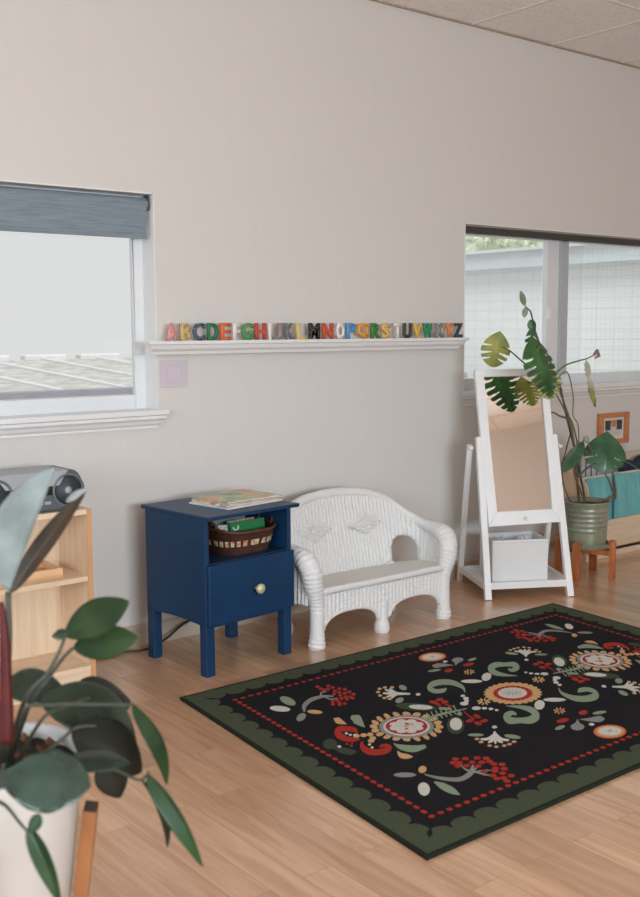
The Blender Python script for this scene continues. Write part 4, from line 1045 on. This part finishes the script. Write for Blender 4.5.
# dotted red border
B0 = .160
def dash(u, v, a, c):
    flat([RUV(u-a, v), RUV(u-a*.5, v+c), RUV(u+a*.5, v+c), RUV(u+a, v), RUV(u+a*.5, v-c), RUV(u-a*.5, v-c)], 'red', 3)
n = 52
for k in range(n+1):
    u = B0+(2.2-2*B0)*k/n
    for v in (B0, 1.48-B0): dash(u, v, .0125, .0085)
n = 33
for k in range(1, n):
    v = B0+(1.48-2*B0)*k/n
    for u in (B0, 2.2-B0): dash(u, v, .0095, .012)
# motifs, drawn once and repeated turned by half a turn about the rug's centre
def put(px, col, layer, twin=True):
    P = [at(x, y, 2, RH) for x, y in px]
    flat(P, col, layer)
    if twin: flat([RC*2-p for p in P], col, layer)
def mk(ox, oy, s): return lambda x, y: (ox+x/s, oy+y/s)
K1, K2, K3, K4, K7 = mk(300, 670, 4.571), mk(430, 640, 4.923), mk(540, 640, 6.4), mk(390, 730, 4.571), mk(230, 680, 3.2)
def ell(K, x, y, a, c, col, layer, rot=0, twin=True, n=18, scal=0, ns=0):
    r = radians(rot); pts = []
    n = max(n, ns*5)
    for k in range(n):
        th = 2*pi*k/n; m_ = 1+scal*abs(sin(ns*th/2)) if ns else 1
        X, Y = a*m_*cos(th), c*m_*sin(th); pts.append(K(x+X*cos(r)-Y*sin(r), y+X*sin(r)+Y*cos(r)))
    put(pts, col, layer, twin)
def stroke(K, pts, col, layer, twin=True):
    q = spline(pts, 5) if len(pts) > 2 else list(pts)
    Lf, Rt = [], []
    for i, (x, y, w) in enumerate(q):
        a_, b_ = q[max(i-1, 0)], q[min(i+1, len(q)-1)]; dx, dy = b_[0]-a_[0], b_[1]-a_[1]; l = sqrt(dx*dx+dy*dy) or 1
        nx, ny = -dy/l, dx/l; Lf.append((x+nx*w/2, y+ny*w/2)); Rt.append((x-nx*w/2, y-ny*w/2))
    def cap(i, sg):
        x, y, w = q[i]; a_, b_ = q[max(i-1, 0)] if i else q[0], q[i] if i else q[1]
        dx, dy = (b_[0]-a_[0])*sg, (b_[1]-a_[1])*sg; l = sqrt(dx*dx+dy*dy) or 1; return (x+dx/l*w*.5, y+dy/l*w*.5, dx/l, dy/l, w)
    x, y, w = q[-1]; ex = cap(len(q)-1, 1); sx_ = cap(0, -1)
    def arc(c, e_):
        th0 = atan2(e_[3], e_[2]); return [(c[0]+c[2]/2*cos(th0+a_), c[1]+c[2]/2*sin(th0+a_)) for a_ in (.9, .3, -.3, -.9)]
    # segment quads stay convex: the ribbon is laid as one strip, its ends as rounded caps
    for i in range(len(q)-1): put([K(*Lf[i]), K(*Lf[i+1]), K(*Rt[i+1]), K(*Rt[i])], col, layer, twin)
    if len(pts) > 2:
        put([K(*p) for p in [Lf[-1]]+arc(q[-1], ex)+[Rt[-1]]], col, layer, twin)
        put([K(*p) for p in [Rt[0]]+arc(q[0], sx_)+[Lf[0]]], col, layer, twin)
def star(K, x, y, a, c, col, layer):
    for k in range(8):
        th = pi*k/4+.2; stroke(K, [(x+a*.25*cos(th), y+c*.25*sin(th), 5), (x+a*cos(th), y+c*sin(th), 9)], col, layer)
# central flower
ell(K2, 408, 264, 132, 50, 'tan', 3, twin=False, scal=.10, ns=26); ell(K2, 408, 264, 92, 35, 'red', 4, twin=False, scal=.09, ns=22); ell(K2, 406, 263, 72, 27, 'white', 5, twin=False, n=32)
for k in range(12): th = pi*k/6; stroke(K2, [(406+10*cos(th), 263+4*sin(th), 2), (406+50*cos(th), 263+19*sin(th), 2)], 'grey', 6, False)
stroke(K2, [(404, 262, 3), (410, 272, 3)], 'red', 7, False)
# sunflower
for k in range(20):
    th = 2*pi*k/20; ell(K1, 487+150*cos(th), 260+58*sin(th), 19, 9.5, 'tan', 3, rot=25*sin(th*2)+10, n=12)
ell(K1, 487, 261, 122, 52, 'grey', 4, n=40, scal=.04, ns=30); ell(K1, 487, 261, 107, 44, 'white', 5, n=36); ell(K1, 487, 260, 96, 38, 'red', 6, n=36)
for k in range(8): th = 2*pi*(k+.5)/8; ell(K1, 487+58*cos(th), 260+23*sin(th), 24, 10.5, 'white', 7, n=14)
ell(K1, 470, 260, 20, 12, 'white', 7); ell(K1, 503, 262, 20, 10, 'white', 7); ell(K1, 487, 260, 14, 7, 'tan', 8)
# small round flower
ell(K3, 447, 588, 103, 43, 'orange', 3, n=36, scal=.03, ns=20); ell(K3, 447, 588, 90, 36, 'tan', 4, n=36); ell(K3, 447, 586, 74, 28, 'white', 5, n=30)
for a_ in (-.5, .4, 1.2): stroke(K3, [(447-12*cos(a_), 586-8*sin(a_), 4), (447+12*cos(a_), 586+8*sin(a_), 4)], 'grey', 6)
# red curls with bead trails
stroke(K1, [(272, 318, 6), (245, 320, 18), (205, 314, 26), (175, 295, 32), (178, 274, 28), (210, 270, 24), (245, 274, 24), (260, 286, 12)], 'red', 3)
stroke(K1, [(283, 330, 8), (285, 350, 22), (305, 370, 30), (345, 378, 28), (388, 372, 28), (408, 358, 24), (395, 346, 16), (368, 350, 12)], 'red', 3)
for x, y in ((258, 303), (291, 300), (321, 297), (325, 326), (333, 314)): ell(K1, x, y, 15, 9, 'tan', 4)
for x, y in ((212, 292), (230, 299), (330, 357), (318, 343), (250, 300)): ell(K1, x, y, 7, 5, 'white', 5)
ell(K1, 215, 340, 8, 5, 'red', 3); ell(K1, 235, 348, 8, 5, 'red', 3); ell(K1, 238, 336, 6, 4, 'red', 3)
stroke(K1, [(296, 262, 3), (278, 246, 26), (260, 228, 44), (244, 220, 26)], 'sage', 3)
stroke(K1, [(212, 248, 3), (190, 240, 20), (172, 232, 28), (160, 226, 12)], 'tan', 3)
ell(K1, 138, 340, 33, 24, 'darkgreen', 3); stroke(K1, [(150, 355, 10), (190, 368, 26), (230, 376, 28), (255, 376, 10)], 'darkgreen', 3); ell(K1, 180, 352, 9, 6, 'white', 4)
stroke(K1, [(428, 338, 3), (462, 354, 24), (520, 362, 32), (568, 352, 18)], 'sage', 3); stroke(K1, [(446, 374, 5), (462, 392, 22), (490, 397, 22), (514, 398, 5)], 'tan', 3)
# back umbel
stroke(K1, [(20, 188, 10), (20, 165, 20), (50, 138, 18), (105, 122, 12), (150, 122, 6)], 'grey', 3); stroke(K1, [(95, 122, 8), (98, 105, 7), (120, 100, 4)], 'grey', 3); stroke(K1, [(110, 122, 7), (140, 135, 6), (170, 130, 4)], 'grey', 3)
for x, y in ((80, 78), (95, 88), (112, 92), (130, 75), (128, 90), (150, 82), (160, 98), (180, 88), (180, 105), (155, 112), (205, 90), (205, 108), (225, 102), (245, 112), (232, 125), (210, 125), (185, 118), (190, 132), (215, 135), (240, 130), (170, 140), (150, 146), (150, 158), (180, 152), (205, 155), (182, 160)): ell(K1, x, y, 10, 7, 'red', 4, n=8)
ell(K1, 68, 193, 35, 9, 'tan', 3, rot=4); ell(K7, 185, 68, 27, 12, 'sage', 3, rot=22); ell(K7, 160, 93, 33, 9, 'white', 3, rot=5); ell(K7, 228, 120, 17, 11, 'grey', 3, rot=-35)
# front umbel
stroke(K4, [(160, 205, 6), (230, 222, 14), (315, 228, 20), (362, 205, 24), (375, 185, 22), (378, 165, 10)], 'grey', 3)
stroke(K4, [(368, 192, 10), (340, 178, 7), (318, 155, 4)], 'grey', 3); stroke(K4, [(385, 190, 10), (430, 205, 8), (480, 212, 4)], 'grey', 3); stroke(K4, [(380, 188, 8), (400, 172, 6)], 'grey', 3); stroke(K4, [(385, 195, 8), (430, 186, 6), (465, 186, 4)], 'grey', 3)
for x, y in ((300, 135), (288, 152), (310, 167), (345, 133), (350, 165), (375, 150), (398, 130), (402, 167), (440, 132), (420, 150), (455, 146), (475, 158), (512, 160), (482, 178), (430, 192), (522, 180), (515, 200), (470, 210), (555, 211), (520, 222), (490, 224), (535, 236), (480, 190), (318, 152)): ell(K4, x, y, 17, 8.5, 'red', 4, n=10)
ell(K4, 68, 207, 52, 11, 'grey', 3); ell(K4, 148, 182, 19, 16, 'tan', 3, rot=-25); ell(K4, 155, 272, 27, 31, 'white', 3, rot=-20); stroke(K4, [(205, 240, 8), (240, 258, 30), (285, 280, 30), (318, 297, 5)], 'sage', 3)
# white palms
for x, y in ((418, 44), (452, 58), (482, 62), (512, 58), (540, 48)): stroke(K4, [(480, 26, 22), ((x+480)/2, (y+30)/2+5, 14), (x, y, 9)], 'white', 3)
stroke(K4, [(478, 8, 8), (480, 30, 26)], 'white', 3); ell(K4, 478, -12, 12, 7, 'white', 3)
for x, y in ((398, 43), (416, 57), (455, 74), (486, 79), (522, 74), (546, 67), (567, 56)): ell(K4, x, y, 11, 5.5, 'tan', 4)
ell(K4, 392, 24, 37, 7, 'sage', 3); ell(K4, 560, 32, 38, 9, 'sage', 3, rot=8)
for x, y in ((392, 92), (412, 88), (382, 108), (398, 124), (420, 128)): stroke(K1, [(440, 110, 16), ((x+440)/2, (y+110)/2, 11), (x, y, 8)], 'white', 3)
stroke(K1, [(500, 111, 8), (460, 110, 12), (430, 110, 18)], 'white', 3); ell(K1, 540, 113, 11, 6, 'white', 3)
for x, y in ((357, 103), (364, 88), (388, 82), (421, 81), (366, 119), (386, 130), (410, 134)): ell(K1, x, y, 9.5, 5.5, 'tan', 4)
ell(K1, 470, 82, 19, 11, 'sage', 3, rot=20); ell(K1, 455, 140, 20, 12, 'sage', 3, rot=-20)
# sage swirls
stroke(K2, [(428, 178, 3), (370, 174, 14), (318, 162, 26), (300, 140, 32), (325, 124, 28), (370, 122, 20), (412, 122, 26), (428, 138, 26), (405, 150, 18), (388, 146, 10)], 'sage', 3)
stroke(K2, [(172, 260, 3), (160, 234, 16), (110, 212, 26), (50, 210, 28), (8, 222, 28), (0, 242, 24), (30, 254, 22), (66, 250, 20), (78, 242, 10)], 'sage', 3)
# grey leaves, red drops
stroke(K3, [(258, 510, 4), (320, 512, 24), (380, 508, 40), (402, 508, 22)], 'grey', 3); ell(K3, 240, 558, 44, 23, 'grey', 3); stroke(K3, [(240, 510, 4), (240, 530, 26), (240, 550, 60)], 'grey', 3)
ell(K3, 276, 467, 30, 15, 'red', 3, rot=-8); ell(K3, 145, 518, 40, 14, 'red', 3, rot=-12); ell(K3, 380, 467, 45, 10, 'sage', 3, rot=-8); ell(K3, 128, 563, 33, 12, 'sage', 3, rot=-18); ell(K3, 330, 543, 18, 9, 'white', 4)
star(K3, 125, 455, 38, 22, 'tan', 3); star(K2, 265, 305, 32, 17, 'tan', 3)
# red pinwheels
for x, y, r_ in ((15, 308, 10), (45, 295, -15), (72, 305, 12), (38, 318, 30)): ell(K2, x, y, 20, 7.5, 'red', 3, rot=r_)
stroke(K2, [(60, 312, 6), (95, 325, 7), (120, 332, 4)], 'red', 3)
for x, y, r_ in ((195, 400, -10), (232, 378, 20), (236, 412, 15), (266, 400, -10)): ell(K2, x, y, 20, 8.5, 'red', 3, rot=r_)
stroke(K2, [(215, 390, 8), (185, 370, 6), (165, 350, 4)], 'red', 3)
# white beads and leaves
for x, y, a, c in ((162, 277, 11, 6), (177, 290, 14, 8), (180, 303, 12, 6), (168, 315, 21, 9), (228, 338, 22, 9), (268, 338, 14, 6), (300, 341, 12, 6), (328, 347, 9, 5)): ell(K2, x, y, a, c, 'white', 3)
ell(K2, 205, 205, 53, 9, 'white', 3); ell(K2, 278, 183, 25, 19, 'white', 3, rot=-25)
ell(K2, 126, 422, 44, 43, 'darkgreen', 3); ell(K2, 128, 416, 30, 31, 'white', 4, rot=-30)
ell(K1, 530, 170, 95, 17, 'darkgreen', 3, rot=4); ell(K1, 552, 172, 55, 11, 'white', 4, rot=3)
# fern
stroke(K2, [(-60, 405, 12), (0, 385, 12), (60, 366, 12), (180, 340, 4)], 'sage', 3)
for k in range(7):
    x, y = -5+k*22, 383-k*6.3
    stroke(K2, [(x, y, 6), (x-12, y-22, 6)], 'sage', 3); stroke(K2, [(x+8, y, 6), (x+24, y+16, 7)], 'sage', 3)
ell(K2, 75, 340, 34, 7, 'sage', 3, rot=4); ell(K2, 145, 366, 13, 9, 'sage', 3)
rg = rug.build('rug', rmats)
tag(rg, 'black rug with scalloped olive border, red dots and folk flowers, on the oak floor', 'rug')
# ================================================================== foreground plant in a white pot on a wooden stand
PF = V((.700, 1.845, 0)); PD = 1.876; RZ = .62
fwh = V((cos(YAW), sin(YAW), 0)); rth = V((sin(YAW), -cos(YAW), 0))
t = thing('plant_stand', 'brown wooden plant stand holding the white pot at the lower left', 'plant stand', tuple(PF))
M_wal = wood('walnut_stand_wood', (130, 80, 48), (170, 112, 70), .45, axis='z')
M_end = mat('dark_end_grain', (70, 48, 36), .6, var=.15)
lt = dep(82, 815, 1.95).z
for k in range(4):
    a = k*pi/2+.10; u = rth*cos(a)+fwh*sin(a); s = rth*-sin(a)+fwh*cos(a)
    top = PF+u*.174+V((0, 0, lt)); bot = PF+u*.105
    q = B().bar(bot, top, .044, .026, s).build('leg', M_wal, t, bevel=.002)
    d = (top-bot).normalized(); B().bar(top+d*.0002, top+d*.003, .042, .024, s).build('leg_end', M_end, q)
for k in range(2):
    a = k*pi/2+.10; u = rth*cos(a)+fwh*sin(a); zc_ = .262-.018*k
    B().bar(PF-u*.128+V((0, 0, .262)), PF+u*.128+V((0, 0, .262)), .03 if k == 0 else .028, .022, V((0, 0, 1))).build('cross_bar', M_wal, t, bevel=.002)
t = thing('rubber_plant', 'glossy dark-leaved plant with a red leaf sheath in a white pot at the lower left', 'potted plant', (PF.x, PF.y, .279)); fp = t
M_wp = mat('white_ceramic', (200, 199, 196), .35, var=.015)
prof = [(.0001, .279), (.118, .279), (.124, .284), (.163, .606), (.167, .618), (.165, .622), (.158, .622), (.156, .614), (.153, .56), (.0001, .555)]
B().lathe(prof, (PF.x, PF.y, 0), 72).build('pot', M_wp, t, smooth=True)
b = B(); n, m_ = 40, 10; rings = []
for j in range(m_+1):
    r = .0005+.1515*j/m_; rings.append([b.bm.verts.new((PF.x+r*cos(2*pi*i/n), PF.y+r*sin(2*pi*i/n), .592+.010*noise.noise(V((r*40*cos(2*pi*i/n), r*40*sin(2*pi*i/n), 1)))+.01*(1-j/m_))) for i in range(n)])
for j in range(m_):
    for i in range(n): b.face([rings[j][i], rings[j][(i+1) % n], rings[j+1][(i+1) % n], rings[j+1][i]])
b.build('soil', mat('black_soil', (40, 32, 28), .95, var=.5, scale=80), t)
rnd = random.Random(5)
bc = B()
for i in range(20):
    r, a = .13*sqrt(rnd.random()), rnd.uniform(0, 2*pi); p = V((PF.x+r*cos(a), PF.y+r*sin(a), .606)); d = V((rnd.uniform(-1, 1), rnd.uniform(-1, 1), rnd.uniform(-.3, .3))).normalized()
    bc.bar(p-d*.014, p+d*.014, .014, .006, d.orthogonal())
o = bc.build('bark_chips', mat('bark_chips', (96, 60, 38), .9, var=.4, scale=50), t); o['kind'] = 'stuff'
G1 = leaf_mat('ficus_dark_green', (20, 38, 28), (38, 60, 44), .22)
G2 = leaf_mat('ficus_mid_green', (32, 50, 28), (48, 68, 38), .5, spec=.12)
G3 = leaf_mat('ficus_bright_green', (28, 58, 28), (46, 78, 38), .35, spec=.35)
G4 = leaf_mat('ficus_lit_underside', (108, 122, 120), (142, 156, 158), .4)  # pale underside with reflected daylight worked into its colour
G5 = leaf_mat('ficus_brown_underside', (50, 42, 36), (72, 58, 44), .5)
G6 = leaf_mat('ficus_black_leaf', (26, 32, 26), (44, 44, 34), .45, spec=.2)
M_red = mat('red_sheath', (78, 24, 22), .5, var=.25, scale=30, spec=.25)
M_fst = mat('ficus_petiole', (60, 62, 50), .5, var=.2, scale=30)
M_fstp = mat('ficus_pale_petiole', (64, 68, 62), .45, var=.15, scale=30)
CV = -fwh                                # towards the viewer
Z = V((0, 0, 1))
def pt(x, y, d=0.): return dep(x, y, PD+d)
def lf(p0, p1, nrm, w, m_, droop=.08, fold=.12, **k):
    b = B(); leaf(b, p0, p1, nrm, w, droop, fold, None, 26, 6, k.pop('shape', .85), **k); return b.build('leaf', m_, fp, solid=.0012, smooth=True)
def st(pts, r0, r1, m_=None, name='petiole'):
    q = spline(pts, 6); k = len(q); return B().tube(q, [(r0+(r1-r0)*i/(k-1))*.72 for i in range(k)], 8).build(name, m_ or M_fst, fp, smooth=True)
# trunk and red sheath
st([V((PF.x, PF.y, .56)), pt(4, 735), pt(6, 690), pt(9, 640), pt(8, 592)], .012, .007, M_fst, 'trunk')
st([pt(6, 742, -.03), pt(6, 700, -.03), pt(5, 650, -.03), pt(3, 620, -.03), pt(1, 602, -.03)], .022, .006, M_red, 'red_sheath')
# two upright leaves
lf(pt(9, 592, -.02), pt(56, 467, -.03), rth*1.4+CV*.85, .098, G4, .0, 1.0, shape=.9)
lf(pt(10, 594, .03), pt(86, 491, .04), rth*.35+CV*.8, .036, G5, -.07, .35, shape=.8)
lf(pt(66, 502, .015), pt(87, 489, .02), CV*.5-rth*.3+Z*.8, .022, leaf_mat('ficus_painted_sheen', (150, 166, 172), (184, 196, 200), .25), .10, .2)  # sheen on the leaf tip, put in as a pale-coloured piece
st([pt(9, 620), pt(9, 606), pt(10, 594, .02)], .005, .004, M_fstp)
# two mid leaves over the shelf unit
st([V((PF.x+.02, PF.y+.02, .57)), pt(24, 702), pt(48, 672), pt(60, 650), pt(66, 633)], .006, .004, M_fstp)
lf(pt(64, 636), pt(129.5, 601), CV*.9+Z*.35, .066, G2, .10, .12, shape=.98)
lf(pt(68, 632), pt(52, 637), CV*.7+Z*.5, .02, G1, .05, .2)
st([V((PF.x+.03, PF.y+.02, .57)), pt(30, 704, .02), pt(50, 676, .02), pt(64, 657, .02), pt(73, 648, .02)], .006, .004, M_fstp)
lf(pt(73, 648, .02), pt(138, 637, .03), CV*.9+Z*.35, .062, G2, .06, .10, shape=.95)
# dark leaves behind the rim
lf(pt(2, 688, .12), pt(66, 692, .16), Z*.9+CV*.5, .09, G1, .14, .1)
lf(pt(40, 700, .10), pt(137, 746, .20), Z*.8+CV*.5+rth*.1, .13, G1, .22, .15)
lf(pt(70, 706, .16), pt(130, 700, .26), Z*.8+CV*.6, .11, G6, .2, .15)
lf(pt(72, 728, .02), pt(142, 772, .06), Z*.7+CV*.6, .10, G6, .16, .12)
lf(pt(104, 758, .04), pt(120, 798, .06), CV*.8+rth*.3+Z*.3, .062, G6, .05, .15)
st([V((PF.x+.03, PF.y, .57)), pt(40, 722), pt(62, 708, .04), pt(90, 698, .08)], .005, .004)
st([V((PF.x+.03, PF.y, .57)), pt(55, 745), pt(76, 728, .02), pt(96, 726, .03)], .005, .004)
# long stem to a hanging leaf
st([V((PF.x+.02, PF.y, .57)), pt(22, 713, -.02), pt(50, 705, -.02), pt(95, 704.5, -.02), pt(133, 705, -.02)], .0065, .004)
lf(pt(133, 704, -.02), pt(167, 785, .0), rth*.75+Z*.45+CV*.2, .050, G2, .17, .7, shape=.8)
# lower right pair
st([V((PF.x+.05, PF.y-.02, .57)), pt(60, 765, -.04), pt(100, 764, -.06), pt(120, 772, -.06), pt(140, 780, -.06), pt(149, 772, -.06)], .005, .003)
lf(pt(148, 774, -.06), pt(203, 867, -.05), rth*.75+Z*.4+CV*.25, .050, G3, .08, .6, shape=.75)
lf(pt(141, 780, -.05), pt(167, 848, -.03), -rth*.8+Z*.3+CV*.5, .042, G6, -.06, .45, shape=.8)
# big glossy leaf over the front of the pot, and one behind it
lf(pt(-4, 777, -.22), pt(91, 786, -.24), Z*.75+CV*.65, .105, leaf_mat('ficus_front_green', (22, 46, 36), (46, 76, 64), .2, spec=.8), .08, .12, shape=1.25, ripple=.02)
lf(pt(58, 764, -.10), pt(130, 763, -.08), Z*.95+CV*.25, .060, G1, .08, .15)
st([V((PF.x, PF.y-.03, .57)), pt(4, 765, -.10), pt(2, 784, -.20), pt(5, 786, -.22)], .006, .004)
# narrow leaf hanging in front of the pot
st([pt(-6, 800, -.22), pt(6, 806, -.235), pt(20, 823, -.24), pt(30, 834, -.24)], .0045, .003)
lf(pt(28, 828, -.24), pt(61, 905, -.22), CV*.6+rth*.6+Z*.2, .030, G3, .06, .45, shape=.7)
lf(pt(40, 814, -.235), pt(29, 834, -.24), CV*.8-rth*.3, .022, G3, .03, .3)

# ================================================================== daylight and camera
wd = bpy.data.worlds.new('World'); sc.world = wd; wd.use_nodes = True
bg = wd.node_tree.nodes['Background']; bg.inputs['Color'].default_value = (.98, .985, .98, 1); bg.inputs['Strength'].default_value = WORLD_S
def area(name, loc, rot, sx, sy, power, col=(1, 1, 1)):
    l = bpy.data.lights.new(name, 'AREA'); l.shape = 'RECTANGLE'; l.size = sx; l.size_y = sy; l.energy = power; l.color = col
    o = bpy.data.objects.new(name, l); COL.objects.link(o); o.location = loc; o.rotation_euler = rot; return o
area('added_light_left', (X0-.45, (LW[0]+LW[1])/2, 1.8), (0, radians(-62), 0), 1.5, LW[1]-LW[0], P_LEFT, (.78, .91, 1))  # lamp added outside the unseen left window to brighten the room
area('added_light_front', ((FW[0]+FW[1])/2, Y0-.5, 1.85), (radians(62), 0, 0), FW[1]-FW[0], 1.5, P_FRONT, (.80, .92, 1))  # second added lamp, boosting light through the unseen front window
sn = bpy.data.lights.new('added_outdoor_sun', 'SUN'); sn.energy = SUN_S; sn.angle = radians(35); so = bpy.data.objects.new('added_outdoor_sun', sn); COL.objects.link(so); so.rotation_euler = (radians(42), 0, radians(-18))  # soft sun lamp added to wash out the view outside
cam = bpy.data.cameras.new('camera'); co = bpy.data.objects.new('camera', cam); COL.objects.link(co); sc.camera = co
cam.sensor_fit = 'HORIZONTAL'; cam.sensor_width = 24; cam.lens = 24*F_PX/640; cam.clip_start = .05; cam.clip_end = 200
M3 = Matrix((RT, UP, -_fw)).transposed(); co.matrix_world = Matrix.Translation(CAM) @ M3.to_4x4()
cam.dof.use_dof = True; cam.dof.focus_distance = 4.7; cam.dof.aperture_fstop = 4.0
vs = sc.view_settings; sc.display_settings.display_device = 'sRGB'
vs.view_transform = 'Standard'; vs.look = 'None'; vs.gamma = 1; vs.use_curve_mapping = False; vs.exposure = EXPO
cy = sc.cycles; cy.use_denoising = True; cy.max_bounces = 10; cy.diffuse_bounces = 6; cy.transparent_max_bounces = 12; cy.sample_clamp_indirect = 6; cy.caustics_reflective = False; cy.caustics_refractive = False
